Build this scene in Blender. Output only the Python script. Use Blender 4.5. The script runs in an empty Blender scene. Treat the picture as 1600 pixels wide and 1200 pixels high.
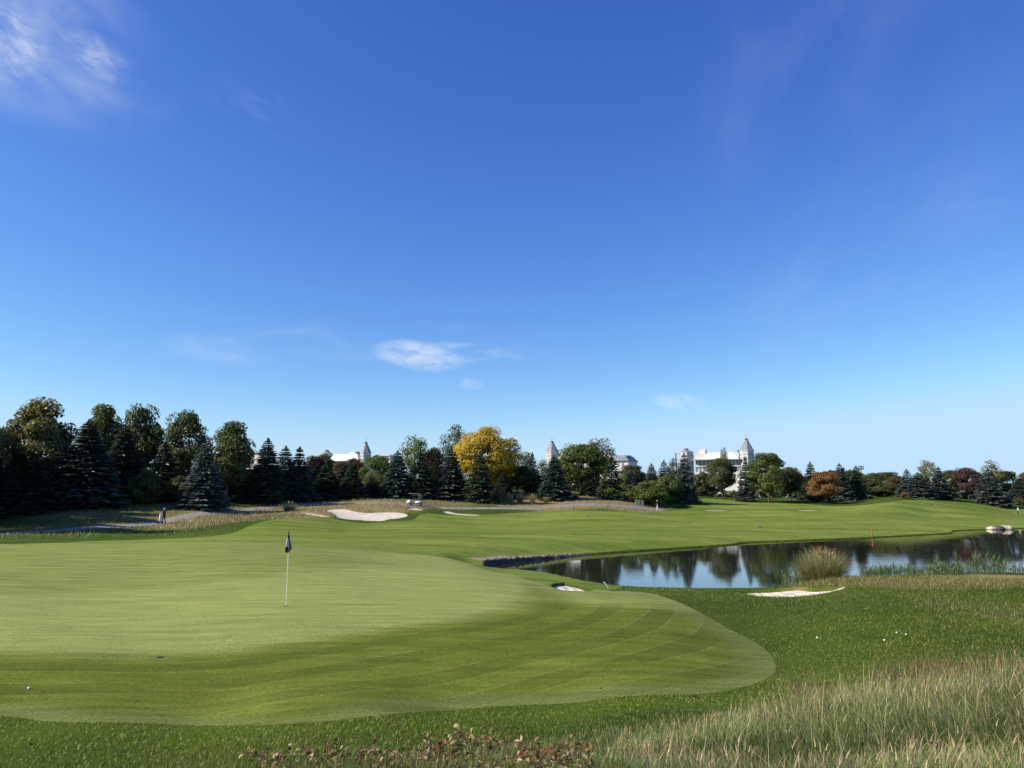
import bpy, bmesh, math, random
import numpy as np
from mathutils import Vector, Matrix
from mathutils.geometry import delaunay_2d_cdt

R = math.radians
SC = bpy.context.scene
COL = SC.collection
rng = np.random.default_rng(7)
random.seed(7)

# ------------------------------------------------------------------ camera
F = 1202.0                       # focal length in pixels of a 1600 wide picture
PITCH = R(8.52)
CAM = np.array([0.0, 0.0, 5.0])
cam = bpy.data.cameras.new('camera')
camo = bpy.data.objects.new('camera', cam)
COL.objects.link(camo)
cam.sensor_width = 36.0
cam.lens = 36.0 * F / 1600.0
cam.clip_start = 0.1
cam.clip_end = 8000
camo.location = CAM
camo.rotation_euler = (R(90) + PITCH, 0, 0)
SC.camera = camo
SC.render.resolution_x, SC.render.resolution_y = 1024, 768

# ------------------------------------------------------------------ light
SUN_AZ, SUN_EL = R(-104), R(35)          # azimuth from +Y, clockwise seen from above
sun = bpy.data.lights.new('sun', 'SUN')
sun.energy = 5.0
sun.angle = R(0.5)
sun.color = (1.0, 0.92, 0.78)
suno = bpy.data.objects.new('sun', sun)
COL.objects.link(suno)
sdir = Vector((math.sin(SUN_AZ) * math.cos(SUN_EL), math.cos(SUN_AZ) * math.cos(SUN_EL), math.sin(SUN_EL)))
suno.rotation_euler = sdir.to_track_quat('Z', 'Y').to_euler()
suno.location = (-60, -5, 60)

SC.view_settings.view_transform = 'Standard'
SC.view_settings.look = 'None'
SC.view_settings.exposure = 0.48
SC.view_settings.gamma = 1.0
SC.view_settings.use_curve_mapping = False


def nd(t, typ, ins=None, **props):
    n = t.nodes.new(typ)
    for k, v in props.items():
        setattr(n, k, v)
    for k, v in (ins or {}).items():
        s = n.inputs[k]
        if isinstance(v, bpy.types.NodeSocket):
            t.links.new(v, s)
        else:
            s.default_value = v
    return n


def math_(t, op, a, b=None, c=None, clamp=False):
    ins = {0: a}
    if b is not None: ins[1] = b
    if c is not None: ins[2] = c
    return nd(t, 'ShaderNodeMath', ins, operation=op, use_clamp=clamp).outputs[0]


def mixc(t, f, a, b, blend='MIX'):
    def c4(v):
        return v if isinstance(v, bpy.types.NodeSocket) else (tuple(v) + (1,))[:4]
    n = nd(t, 'ShaderNodeMix', {'Factor': f}, data_type='RGBA', blend_type=blend)
    for s, v in ((n.inputs[6], c4(a)), (n.inputs[7], c4(b))):
        if isinstance(v, bpy.types.NodeSocket): t.links.new(v, s)
        else: s.default_value = v
    return n.outputs[2]


def ramp(t, f, lo, hi, a=0.0, b=1.0):
    return nd(t, 'ShaderNodeMapRange', {0: f, 1: lo, 2: hi, 3: a, 4: b}, interpolation_type='SMOOTHSTEP').outputs[0]


def pix_dir(px, py):
    """world direction through a pixel of the 1600x1200 picture"""
    px = np.asarray(px, float); py = np.asarray(py, float)
    a = (px - 800) / F; b = -(py - 600) / F
    cp, sp = math.cos(PITCH), math.sin(PITCH)
    d = np.stack([a, cp - b * sp, sp + b * cp], -1)
    return d


world = bpy.data.worlds.new('World')
SC.world = world
world.use_nodes = True
wt = world.node_tree
wt.nodes.clear()
sky = nd(wt, 'ShaderNodeTexSky', sky_type='NISHITA', sun_disc=False)
sky.sun_elevation = SUN_EL
sky.sun_rotation = SUN_AZ
sky.altitude = 0
sky.air_density = 1.0
sky.dust_density = 0.2
sky.ozone_density = 6.0
geo = nd(wt, 'ShaderNodeTexCoord').outputs['Generated']
# thin wisps of cirrus
cl = None


def cloud_patch(px, py, wpx, hpx, rot, scale, stretch, lo, hi, amt, seed):
    c = pix_dir(px, py); c /= np.linalg.norm(c)
    r = np.cross(c, [0, 0, 1]); r /= np.linalg.norm(r)
    u = np.cross(r, c)
    ca, sa = math.cos(rot), math.sin(rot)
    r, u = r * ca + u * sa, u * ca - r * sa
    dr = nd(wt, 'ShaderNodeVectorMath', {0: geo, 1: tuple(r)}, operation='DOT_PRODUCT').outputs['Value']
    du = nd(wt, 'ShaderNodeVectorMath', {0: geo, 1: tuple(u)}, operation='DOT_PRODUCT').outputs['Value']
    dc = nd(wt, 'ShaderNodeVectorMath', {0: geo, 1: tuple(c)}, operation='DOT_PRODUCT').outputs['Value']
    a = math_(wt, 'DIVIDE', dr, wpx / F); b = math_(wt, 'DIVIDE', du, hpx / F)
    q = math_(wt, 'ADD', math_(wt, 'MULTIPLY', a, a), math_(wt, 'MULTIPLY', b, b))
    m = math_(wt, 'MULTIPLY', ramp(wt, q, 1.0, 0.0), math_(wt, 'GREATER_THAN', dc, 0.2))
    vec = nd(wt, 'ShaderNodeCombineXYZ', {0: math_(wt, 'MULTIPLY', dr, scale), 1: math_(wt, 'MULTIPLY', du, scale * stretch), 2: seed})
    n = nd(wt, 'ShaderNodeTexNoise', {'Vector': vec.outputs[0], 'Scale': 1.0, 'Detail': 6.0, 'Roughness': 0.55, 'Distortion': 0.4}).outputs['Fac']
    return math_(wt, 'MULTIPLY', math_(wt, 'MULTIPLY', m, ramp(wt, n, lo, hi)), amt)


def cadd(v):
    global cl
    cl = v if cl is None else math_(wt, 'ADD', cl, v, clamp=True)


cadd(cloud_patch(0, 10, 230, 130, R(-20), 9, 1.6, 0.25, 0.95, 0.42, 1.0))
cadd(cloud_patch(0, 62, 60, 55, R(-12), 24, 1.5, 0.38, 0.7, 0.5, 2.0))
cadd(cloud_patch(150, 88, 50, 28, R(-25), 30, 1.8, 0.4, 0.75, 0.3, 3.4))
cadd(cloud_patch(400, 170, 90, 40, R(-20), 18, 2.4, 0.42, 0.8, 0.06, 13.4))
cadd(cloud_patch(655, 556, 80, 27, R(-8), 26, 2.4, 0.22, 0.74, 0.55, 4.0))
cadd(cloud_patch(690, 548, 150, 22, R(-3), 16, 4.0, 0.42, 0.8, 0.3, 14.0))
cadd(cloud_patch(590, 533, 330, 40, R(0), 8, 3.2, 0.42, 0.9, 0.22, 5.0))
cadd(cloud_patch(345, 546, 90, 26, R(-4), 12, 2.4, 0.25, 0.85, 0.2, 6.0))
cadd(cloud_patch(1062, 629, 50, 18, R(-10), 20, 2.0, 0.25, 0.75, 0.35, 7.3))
cadd(cloud_patch(735, 600, 26, 11, R(-5), 26, 2.0, 0.3, 0.75, 0.22, 8.3))
cadd(cloud_patch(1330, 120, 480, 260, R(66), 4, 2.0, 0.4, 1.0, 0.10, 9.0))
cadd(cloud_patch(1420, 380, 380, 160, R(25), 5, 2.0, 0.35, 1.0, 0.10, 10.0))
# a deeper, more saturated blue, as a phone camera renders it
sk = nd(wt, 'ShaderNodeSeparateColor', {0: sky.outputs[0]})
chan = []
for ch, (gain, gam, top_) in enumerate(((2.79, 1.505, 3.9), (2.01, 1.33, 5.5), (1.464, 0.83, 7.4))):
    v = math_(wt, 'POWER', math_(wt, 'MULTIPLY', sk.outputs[ch], 0.1), gam)
    chan.append(math_(wt, 'SMOOTH_MIN', math_(wt, 'MULTIPLY', v, gain * 10 / 2 ** 0.40), top_, 1.2))
hs = nd(wt, 'ShaderNodeCombineColor', {0: chan[0], 1: chan[1], 2: chan[2]}).outputs[0]
skyc = mixc(wt, cl, hs, (6.8, 7.1, 7.5))
bg = nd(wt, 'ShaderNodeBackground', {'Color': skyc, 'Strength': 0.1})
wo = nd(wt, 'ShaderNodeOutputWorld', {'Surface': bg.outputs[0]})


# ------------------------------------------------------------------ helpers
def tag(o, label=None, cat=None, group=None, kind=None):
    if label: o['label'] = label
    if cat: o['category'] = cat
    if group: o['group'] = group
    if kind: o['kind'] = kind
    return o


def empty(name, loc=(0, 0, 0), rz=0.0):
    o = bpy.data.objects.new(name, None)
    o.empty_display_size = 0.2
    o.location = loc
    o.rotation_euler = (0, 0, rz)
    COL.objects.link(o)
    return o


def link(name, me, parent=None, mat=None, loc=None, rot=None, scale=None):
    o = bpy.data.objects.new(name, me)
    COL.objects.link(o)
    if mat is not None and len(me.materials) == 0: me.materials.append(mat)
    if parent is not None: o.parent = parent
    if loc is not None: o.location = loc
    if rot is not None: o.rotation_euler = rot
    if scale is not None: o.scale = scale
    return o


def tri_mesh(name, V, T, smooth=False, attrs=None):
    """fast triangle mesh from arrays; attrs: name -> (n,4) or (n,) per point"""
    me = bpy.data.meshes.new(name)
    V = np.ascontiguousarray(V, np.float32); T = np.ascontiguousarray(T, np.int32)
    me.vertices.add(len(V)); me.vertices.foreach_set('co', V.ravel())
    me.loops.add(T.size); me.loops.foreach_set('vertex_index', T.ravel())
    me.polygons.add(len(T))
    me.polygons.foreach_set('loop_start', np.arange(0, T.size, 3, dtype=np.int32))
    me.polygons.foreach_set('use_smooth', np.full(len(T), smooth))
    me.update(calc_edges=True)
    for k, a in (attrs or {}).items():
        a = np.asarray(a, np.float32)
        if a.ndim == 1:
            at = me.attributes.new(k, 'FLOAT', 'POINT'); at.data.foreach_set('value', a)
        else:
            at = me.attributes.new(k, 'FLOAT_COLOR', 'POINT'); at.data.foreach_set('color', a.ravel())
    return me


class MB:
    """collects solid shapes into one mesh"""
    def __init__(s): s.bm = bmesh.new()

    def box(s, c, size, rz=0.0, rx=0.0, ry=0.0, bevel=0.0):
        M = Matrix.Translation(c) @ Matrix.Rotation(rz, 4, 'Z') @ Matrix.Rotation(ry, 4, 'Y') @ Matrix.Rotation(rx, 4, 'X') @ Matrix.Diagonal((*size, 1))
        g = bmesh.ops.create_cube(s.bm, size=1.0, matrix=M)
        if bevel:
            es = list({e for v in g['verts'] for e in v.link_edges})
            bmesh.ops.bevel(s.bm, geom=es, offset=bevel, segments=2, affect='EDGES', profile=0.5)
        return s

    def lathe(s, rings, n=8, rot=0.0, c=(0, 0, 0), cap=True):
        vs = []
        for z, r in rings:
            vs.append([s.bm.verts.new((c[0] + r * math.cos(rot + 2 * math.pi * k / n), c[1] + r * math.sin(rot + 2 * math.pi * k / n), c[2] + z)) for k in range(n)])
        for a, b in zip(vs, vs[1:]):
            for k in range(n):
                s.bm.faces.new((a[k], a[(k + 1) % n], b[(k + 1) % n], b[k]))
        if cap:
            s.bm.faces.new(vs[0][::-1]); s.bm.faces.new(vs[-1])
        return s

    def tube(s, pts, rad, n=6):
        pts = [Vector(p) for p in pts]
        rads = rad if isinstance(rad, (list, tuple)) else [rad] * len(pts)
        prev = None; rings = []
        for i, p in enumerate(pts):
            d = (pts[min(i + 1, len(pts) - 1)] - pts[max(i - 1, 0)]).normalized()
            a = d.orthogonal().normalized() if prev is None else (prev - d * prev.dot(d)).normalized()
            prev = a; b = d.cross(a)
            rings.append([s.bm.verts.new(p + (a * math.cos(2 * math.pi * k / n) + b * math.sin(2 * math.pi * k / n)) * rads[i]) for k in range(n)])
        for a, b in zip(rings, rings[1:]):
            for k in range(n):
                s.bm.faces.new((a[k], a[(k + 1) % n], b[(k + 1) % n], b[k]))
        s.bm.faces.new(rings[0][::-1]); s.bm.faces.new(rings[-1])
        return s

    def prism(s, prof, y0, y1):
        """profile in x,z pushed along y"""
        a = [s.bm.verts.new((x, y0, z)) for x, z in prof]
        b = [s.bm.verts.new((x, y1, z)) for x, z in prof]
        n = len(prof)
        for k in range(n):
            s.bm.faces.new((a[k], a[(k + 1) % n], b[(k + 1) % n], b[k]))
        s.bm.faces.new(a[::-1]); s.bm.faces.new(b)
        return s

    def mesh(s, name, smooth=False):
        bmesh.ops.recalc_face_normals(s.bm, faces=s.bm.faces[:])
        me = bpy.data.meshes.new(name)
        s.bm.to_mesh(me); s.bm.free()
        if smooth:
            for p in me.polygons: p.use_smooth = True
        return me

    def build(s, name, mat, parent=None, smooth=False, **k):
        return link(name, s.mesh(name, smooth), parent, mat, **k)


# ------------------------------------------------------------------ materials
def new_mat(name):
    m = bpy.data.materials.new(name)
    m.use_nodes = True
    m.node_tree.nodes.clear()
    return m, m.node_tree


def out(t, sh):
    nd(t, 'ShaderNodeOutputMaterial', {'Surface': sh})


def plain(name, col, rough=0.6, metal=0.0, var=0.15, scale=6.0, bump=0.0, spec=0.5):
    m, t = new_mat(name)
    tc = nd(t, 'ShaderNodeTexCoord').outputs['Object']
    n = nd(t, 'ShaderNodeTexNoise', {'Vector': tc, 'Scale': scale, 'Detail': 5.0}).outputs['Fac']
    k = ramp(t, n, 0.3, 0.7, 1 - var, 1 + var)
    c = nd(t, 'ShaderNodeVectorMath', {0: tuple(col[:3]), 'Scale': k}, operation='SCALE').outputs[0]
    p = nd(t, 'ShaderNodeBsdfPrincipled', {'Base Color': c, 'Roughness': rough, 'Metallic': metal, 'Specular IOR Level': spec})
    if bump:
        t.links.new(nd(t, 'ShaderNodeBump', {'Height': n, 'Strength': bump, 'Distance': 0.05}).outputs[0], p.inputs['Normal'])
    out(t, p.outputs[0])
    return m


def noise(t, vec, scale, detail=4.0, rough=0.5, dist=0.0):
    return nd(t, 'ShaderNodeTexNoise', {'Vector': vec, 'Scale': scale, 'Detail': detail, 'Roughness': rough, 'Distortion': dist}).outputs['Fac']


def turf(name, dark, light, patch, fine=14.0, bump=0.25, kind='rough'):
    """mown grass; colour differences over the turf: patches, mowing bands"""
    m, t = new_mat(name)
    pos = nd(t, 'ShaderNodeNewGeometry').outputs['Position']
    sep = nd(t, 'ShaderNodeSeparateXYZ', {0: pos})
    big = noise(t, pos, 0.11, 4, 0.6)
    mid = noise(t, pos, 0.9, 5, 0.65)
    fin = noise(t, pos, fine, 3, 0.7)
    fin2 = noise(t, pos, fine * 4.3, 2, 0.7)
    f = math_(t, 'ADD', math_(t, 'MULTIPLY', big, 0.75), math_(t, 'MULTIPLY', mid, 0.45))
    f = ramp(t, f, 0.38, 0.84)
    c = mixc(t, f, dark, light)
    if kind == 'green':
        a = nd(t, 'ShaderNodeAttribute', attribute_name='tone').outputs['Fac']
        sd = nd(t, 'ShaderNodeAttribute', attribute_name='edge').outputs['Fac']
        wob = math_(t, 'MULTIPLY', math_(t, 'SUBTRACT', noise(t, pos, 0.25, 2), 0.5), 0.7)
        svv = nd(t, 'ShaderNodeMapping', {'Vector': pos, 'Rotation': (0, 0, 0.12), 'Scale': (0.22, 1.5, 1.0)}).outputs[0]
        aw = ramp(t, math_(t, 'ADD', a, math_(t, 'MULTIPLY', math_(t, 'SUBTRACT', noise(t, svv, 1.0, 6, 0.7), 0.5), 0.85)), 0.15, 0.85)
        c = mixc(t, math_(t, 'MULTIPLY', aw, 0.9), c, mixc(t, f, patch, (patch[0] * 1.22, patch[1] * 1.18, patch[2] * 1.2)))
        # mowing bands run round the edge of the apron
        pq = nd(t, 'ShaderNodeAttribute', attribute_name='ring').outputs['Fac']
        ph = math_(t, 'MULTIPLY', math_(t, 'ADD', pq, math_(t, 'MULTIPLY', wob, 0.5)), 2 * math.pi / 1.5)
        st = ramp(t, math_(t, 'SINE', ph), -0.35, 0.35, -1.0, 1.0)
        line = ramp(t, math_(t, 'ABSOLUTE', math_(t, 'SINE', ph)), 0.16, 0.0)
        amt = math_(t, 'MULTIPLY', math_(t, 'SUBTRACT', 1.0, aw), ramp(t, noise(t, pos, 0.45, 3), 0.3, 0.6, 0.3, 1.0))
        c = nd(t, 'ShaderNodeVectorMath', {0: c, 'Scale': math_(t, 'ADD', 1.0, math_(t, 'MULTIPLY', math_(t, 'MULTIPLY', st, amt), 0.10))}, operation='SCALE').outputs[0]
        c = mixc(t, math_(t, 'MULTIPLY', math_(t, 'MULTIPLY', line, amt), 0.5), c, (0.21, 0.23, 0.07))
        gs0 = noise(t, svv, 2.2, 5, 0.65)
        # pale dry rim of the apron
        rim = ramp(t, math_(t, 'ADD', sd, math_(t, 'MULTIPLY', wob, 1.5)), 1.1, 0.25)
        c = mixc(t, math_(t, 'MULTIPLY', rim, math_(t, 'MULTIPLY', ramp(t, gs0, 0.3, 0.7, 0.35, 1.0), 0.5)), c, (0.170, 0.195, 0.080))
        # narrow passes of the greens mower
        w = math_(t, 'SINE', math_(t, 'MULTIPLY', math_(t, 'ADD', math_(t, 'MULTIPLY', sep.outputs[1], 1.0), math_(t, 'MULTIPLY', sep.outputs[0], 0.12)), 2 * math.pi / 1.25))
        far = ramp(t, sep.outputs[1], 24, 40)
        # grain of the last mowing, lengthwise streaks
        sv = nd(t, 'ShaderNodeMapping', {'Vector': pos, 'Scale': (0.35, 2.6, 1.0)}).outputs[0]
        gs = noise(t, sv, 1.0, 5, 0.65)
        c = nd(t, 'ShaderNodeVectorMath', {0: c, 'Scale': ramp(t, gs, 0.25, 0.75, 0.80, 1.22)}, operation='SCALE').outputs[0]
        c = nd(t, 'ShaderNodeVectorMath', {0: c, 'Scale': math_(t, 'ADD', 1.0, math_(t, 'MULTIPLY', math_(t, 'MULTIPLY', w, far), 0.06))}, operation='SCALE').outputs[0]
    elif kind == 'fairway':
        w1 = math_(t, 'SINE', math_(t, 'ADD', math_(t, 'MULTIPLY', math_(t, 'ADD', sep.outputs[1], math_(t, 'MULTIPLY', sep.outputs[0], -0.22)), 2 * math.pi / 9.0), math_(t, 'MULTIPLY', big, 3.0)))
        sv = nd(t, 'ShaderNodeMapping', {'Vector': pos, 'Rotation': (0, 0, 0.2), 'Scale': (0.05, 0.32, 0.1)}).outputs[0]
        s1 = math_(t, 'ADD', math_(t, 'MULTIPLY', ramp(t, w1, -0.5, 0.5, -1, 1), 0.06), ramp(t, noise(t, sv, 1.0, 6, 0.7), 0.3, 0.7, -0.2, 0.2))
        c = nd(t, 'ShaderNodeVectorMath', {0: c, 'Scale': math_(t, 'ADD', 1.0, s1)}, operation='SCALE').outputs[0]
    else:
        dry = ramp(t, noise(t, pos, 0.35, 5, 0.65), 0.56, 0.72)
        a = nd(t, 'ShaderNodeAttribute', attribute_name='dry').outputs['Fac']
        c = mixc(t, math_(t, 'MULTIPLY', dry, 0.3), c, patch)
        aa = math_(t, 'ADD', a, math_(t, 'MULTIPLY', math_(t, 'SUBTRACT', mid, 0.5), math_(t, 'MULTIPLY', a, 1.4)))
        c = mixc(t, ramp(t, aa, 0.05, 0.95), c, (0.25, 0.195, 0.09))
        bed = ramp(t, sep.outputs[2], 0.56, 0.46)
        c = mixc(t, bed, c, (0.035, 0.03, 0.02))
    ga, gb = (0.55, 0.40) if kind == 'green' else (0.38, 0.22)
    k = math_(t, 'ADD', math_(t, 'MULTIPLY', ramp(t, fin, 0.3, 0.7), ga), math_(t, 'MULTIPLY', ramp(t, fin2, 0.3, 0.7), gb))
    c = nd(t, 'ShaderNodeVectorMath', {0: c, 'Scale': math_(t, 'ADD', 1.0 - (ga + gb) / 2, k)}, operation='SCALE').outputs[0]
    bh = math_(t, 'ADD', fin, math_(t, 'MULTIPLY', fin2, 0.5))
    bp = nd(t, 'ShaderNodeBump', {'Height': bh, 'Strength': bump, 'Distance': 0.04})
    p = nd(t, 'ShaderNodeBsdfPrincipled', {'Base Color': c, 'Roughness': 0.95, 'Specular IOR Level': 0.03, 'Normal': bp.outputs[0]})
    out(t, p.outputs[0])
    return m


M = {}
M['green'] = turf('putting_turf', (0.084, 0.110, 0.014), (0.130, 0.160, 0.025), (0.230, 0.260, 0.075), 22, 0.3, 'green')
M['fairway'] = turf('fairway_turf', (0.112, 0.158, 0.024), (0.182, 0.222, 0.046), (0, 0, 0), 9, 0.2, 'fairway')
M['rough'] = turf('rough_turf', (0.040, 0.068, 0.009), (0.080, 0.115, 0.014), (0.16, 0.14, 0.04), 11, 0.5, 'rough')


def sand_mat():
    m, t = new_mat('bunker_sand')
    pos = nd(t, 'ShaderNodeNewGeometry').outputs['Position']
    n1 = noise(t, pos, 1.2, 5, 0.6); n2 = noise(t, pos, 30, 3)
    sep = nd(t, 'ShaderNodeSeparateXYZ', {0: pos})
    rk = math_(t, 'SINE', math_(t, 'ADD', math_(t, 'MULTIPLY', sep.outputs[0], 16.0), math_(t, 'MULTIPLY', n1, 8.0)))
    c = mixc(t, ramp(t, n1, 0.3, 0.7), (0.52, 0.455, 0.36), (0.72, 0.645, 0.53))
    bp = nd(t, 'ShaderNodeBump', {'Height': math_(t, 'ADD', math_(t, 'MULTIPLY', rk, 0.35), n2), 'Strength': 0.8, 'Distance': 0.06})
    p = nd(t, 'ShaderNodeBsdfPrincipled', {'Base Color': c, 'Roughness': 0.9, 'Specular IOR Level': 0.1, 'Normal': bp.outputs[0]})
    out(t, p.outputs[0])
    return m


M['sand'] = sand_mat()
M['asphalt'] = plain('path_asphalt', (0.22, 0.20, 0.165), 0.95, var=0.2, scale=1.5, bump=0.2)
M['gravel'] = plain('bank_gravel', (0.25, 0.19, 0.125), 0.95, var=0.5, scale=4, bump=0.9)
M['stone'] = plain('bank_stone', (0.17, 0.130, 0.088), 0.95, var=0.5, scale=3, bump=0.6)
M['soil'] = plain('bank_soil', (0.060, 0.044, 0.027), 0.95, var=0.4, scale=4, bump=0.6)
M['boulder'] = plain('boulder_stone', (0.42, 0.35, 0.26), 0.9, var=0.35, scale=1.6, bump=0.8)
M['darkrock'] = plain('dark_rock', (0.07, 0.06, 0.055), 0.9, var=0.35, scale=2, bump=0.6)


def water_mat():
    m, t = new_mat('pond_water')
    pos = nd(t, 'ShaderNodeNewGeometry').outputs['Position']
    mp = nd(t, 'ShaderNodeMapping', {'Vector': pos, 'Scale': (1.0, 1.7, 1.0)}).outputs[0]
    n1 = noise(t, mp, 2.2, 3, 0.5, 0.3)
    n2 = noise(t, mp, 0.5, 2, 0.5)
    area = ramp(t, noise(t, pos, 0.06, 2), 0.35, 0.7, 0.25, 1.0)
    h = math_(t, 'MULTIPLY', math_(t, 'ADD', n1, math_(t, 'MULTIPLY', n2, 1.5)), area)
    bp = nd(t, 'ShaderNodeBump', {'Height': h, 'Strength': 0.032, 'Distance': 0.1})
    p = nd(t, 'ShaderNodeBsdfPrincipled', {'Base Color': (0.020, 0.024, 0.014, 1), 'Roughness': 0.03, 'IOR': 1.42, 'Normal': bp.outputs[0]})
    out(t, p.outputs[0])
    return m


M['water'] = water_mat()


def grass_mat(name, transl=0.35):
    m, t = new_mat(name)
    c = nd(t, 'ShaderNodeAttribute', attribute_name='Col').outputs['Color']
    a = nd(t, 'ShaderNodeBsdfDiffuse', {'Color': c})
    b = nd(t, 'ShaderNodeBsdfTranslucent', {'Color': c})
    g = nd(t, 'ShaderNodeBsdfGlossy', {'Color': (0.9, 1, 0.8, 1), 'Roughness': 0.5})
    s = nd(t, 'ShaderNodeMixShader', {0: transl, 1: a.outputs[0], 2: b.outputs[0]})
    s = nd(t, 'ShaderNodeMixShader', {0: 0.03, 1: s.outputs[0], 2: g.outputs[0]})
    out(t, s.outputs[0])
    return m


M['grass'] = grass_mat('grass_blades')


def leaf_mat(name, second, transl=0.3, spread=1.0):
    """leaf colour of the tree (object colour) mixed leaf by leaf with a second tone"""
    m, t = new_mat(name)
    at = nd(t, 'ShaderNodeAttribute', attribute_name='Col')
    s = nd(t, 'ShaderNodeSeparateColor', {0: at.outputs['Color']})
    oi = nd(t, 'ShaderNodeObjectInfo').outputs['Color']
    c = mixc(t, s.outputs[1], oi, second)
    k = math_(t, 'ADD', 1.0 - 0.5 * spread, math_(t, 'MULTIPLY', s.outputs[0], spread))
    c = nd(t, 'ShaderNodeVectorMath', {0: c, 'Scale': k}, operation='SCALE').outputs[0]
    a = nd(t, 'ShaderNodeBsdfDiffuse', {'Color': c})
    b = nd(t, 'ShaderNodeBsdfTranslucent', {'Color': c})
    x = nd(t, 'ShaderNodeMixShader', {0: transl, 1: a.outputs[0], 2: b.outputs[0]})
    g = nd(t, 'ShaderNodeBsdfGlossy', {'Color': (1, 1, 1, 1), 'Roughness': 0.45})
    x = nd(t, 'ShaderNodeMixShader', {0: 0.025, 1: x.outputs[0], 2: g.outputs[0]})
    out(t, x.outputs[0])
    return m


M['leaf'] = leaf_mat('leaf_green', (0.125, 0.130, 0.028), 0.5)
M['needle'] = leaf_mat('needle', (0.054, 0.078, 0.060), 0.3, 0.8)
M['yellow'] = leaf_mat('leaf_yellow', (0.22, 0.23, 0.022), 0.42)
M['orange'] = leaf_mat('leaf_orange', (0.17, 0.06, 0.018), 0.35)
M['red'] = leaf_mat('leaf_red', (0.06, 0.05, 0.02), 0.3)
M['bark'] = plain('bark', (0.075, 0.060, 0.048), 0.95, var=0.35, scale=8, bump=0.6)


# ------------------------------------------------------------------ terrain
def at(px, py, d):
    """point seen at a pixel, d metres in front of the camera"""
    v = pix_dir(px, py)
    return CAM + v * (d / v[1])


WATER = 0.5
ctrl = []
for c in [  # the mound the camera stands on, the green, the hollow beyond it
    (1600, 1200, 5.0), (1200, 1200, 5.6), (800, 1200, 6.5), (400, 1200, 7.5), (0, 1200, 8.6),
    (1600, 1100, 8.4), (1600, 1030, 12.5), (1600, 970, 22), (1300, 1075, 11.5), (1450, 1100, 9.2), (1250, 1130, 8.8), (1000, 1130, 9.3),
    (1212, 1045, 15.4), (1100, 1083, 12.8), (900, 1098, 12.2), (700, 1110, 11.9), (300, 1133, 11.2), (0, 1115, 11.8), (600, 1150, 9.3), (200, 1165, 9.7),
    (447, 947, 22.7), (100, 1020, 15.9), (400, 1015, 16.3), (700, 1000, 17.2), (900, 1000, 17.2), (1050, 1000, 17.5), (800, 940, 24.5), (100, 950, 23), (590, 940, 24),
    (1000, 933, 28.5), (880, 928, 29.5), (900, 915, 33.5), (750, 893, 40), (650, 895, 37), (500, 875, 41), (0, 925, 26), (250, 895, 35), (0, 885, 37),
    (250, 852, 50), (100, 845, 55), (-100, 845, 55), (350, 841, 57), (480, 850, 53), (400, 813, 90), (500, 820, 88), (470, 838, 64), (600, 832, 74), (720, 835, 72), (620, 860, 53),
    (700, 808, 112), (850, 797, 133), (850, 842, 69), (1000, 832, 84), (1000, 799, 138), (1150, 801, 143), (1150, 827, 98), (1300, 796, 149), (1300, 816, 117),
    (1450, 801, 148), (1450, 821, 117), (1590, 805, 172), (1590, 818, 130), (1750, 805, 150),
    # path and berm on the left
    (0, 836, 75), (-150, 838, 72), (130, 828, 83), (250, 819, 95), (365, 803, 109), (50, 815, 92), (100, 791, 106), (250, 786, 113), (330, 784, 116), (0, 800, 100), (-150, 800, 97),
    (450, 785, 128), (450, 798, 112), (570, 813, 104), (530, 796, 112.5), (590, 800, 111), (636, 801, 110), (600, 786, 123), (648, 788, 124), (560, 780, 140),
    (800, 771, 152), (900, 773, 156), (950, 784, 147), (720, 789, 131), (800, 788, 138), (1000, 788, 150), (1027, 798, 145),
    (1100, 777, 185), (1045, 777, 168), (1180, 785, 170), (1250, 781, 182), (1330, 783, 176), (1400, 779, 164), (1400, 790, 150), (1320, 789, 162), (1500, 781, 186), (1500, 790, 165), (1590, 786, 200), (1700, 787, 200),
    # ground right of the pond
    (1320, 908, 35.5), (1500, 908, 36), (1600, 908, 37), (1700, 908, 37), (1230, 934, 30), (1150, 930, 31.5), (1200, 960, 24.5), (1400, 1000, 18), (1500, 960, 24), (1400, 940, 27.5),
]:
    ctrl.append(at(*c))
for px, py, z in [  # the banks of the pond
    (754, 876, 1.05), (830, 870, 0.95), (905, 864, 0.85), (1020, 857, 0.8), (1140, 849, 0.75), (1200, 844, 0.75), (1300, 840, 0.75), (1440, 833, 0.75), (1490, 830, 0.75), (1560, 824, 0.75), (1650, 823, 0.75),
    (1000, 922, 0.85), (1100, 923, 0.85), (1200, 922, 0.9), (900, 909, 0.72), (840, 897, 0.68), (790, 891.5, 0.68), (757, 890, 0.85), (1340, 900, 0.85), (1470, 896, 0.8), (1600, 897, 0.8), (1700, 897, 0.8),
]:
    v = pix_dir(px, py)
    ctrl.append(CAM + v * ((z - CAM[2]) / v[2]))
for x, y, z in [(0, .3, 3.35), (0, 2.5, 3.3), (2.5, 2.5, 3.35), (-2.5, 2.5, 3.1), (3, 0, 3.35), (-3, 0, 3.1), (0, -3, 3.3), (0, -25, 3.0), (20, -5, 3.2), (-25, -5, 2.3), (-20, 12, 2.1), (15, 9, 2.6),
                (-60, 20, 2.2), (60, 30, 1.5), (-100, 60, 3.5), (110, 60, 1.5), (-120, 120, 4.5), (150, 120, 2.5), (0, -120, 3), (-150, -40, 3), (150, -40, 3)]:
    ctrl.append(np.array([x, y, z], float))
for r in (270, 420, 1000, 3200):
    for a in range(-180, 181, 30 if r > 270 else 15):
        ctrl.append(np.array([r * math.sin(R(a)), r * math.cos(R(a)), 5.0]))
ctrl = np.array(ctrl)


def warp(x, y):
    return np.stack([np.arctan2(x, y) * 3.0, np.log(np.hypot(x, y) + 1e-6)], -1)


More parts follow.
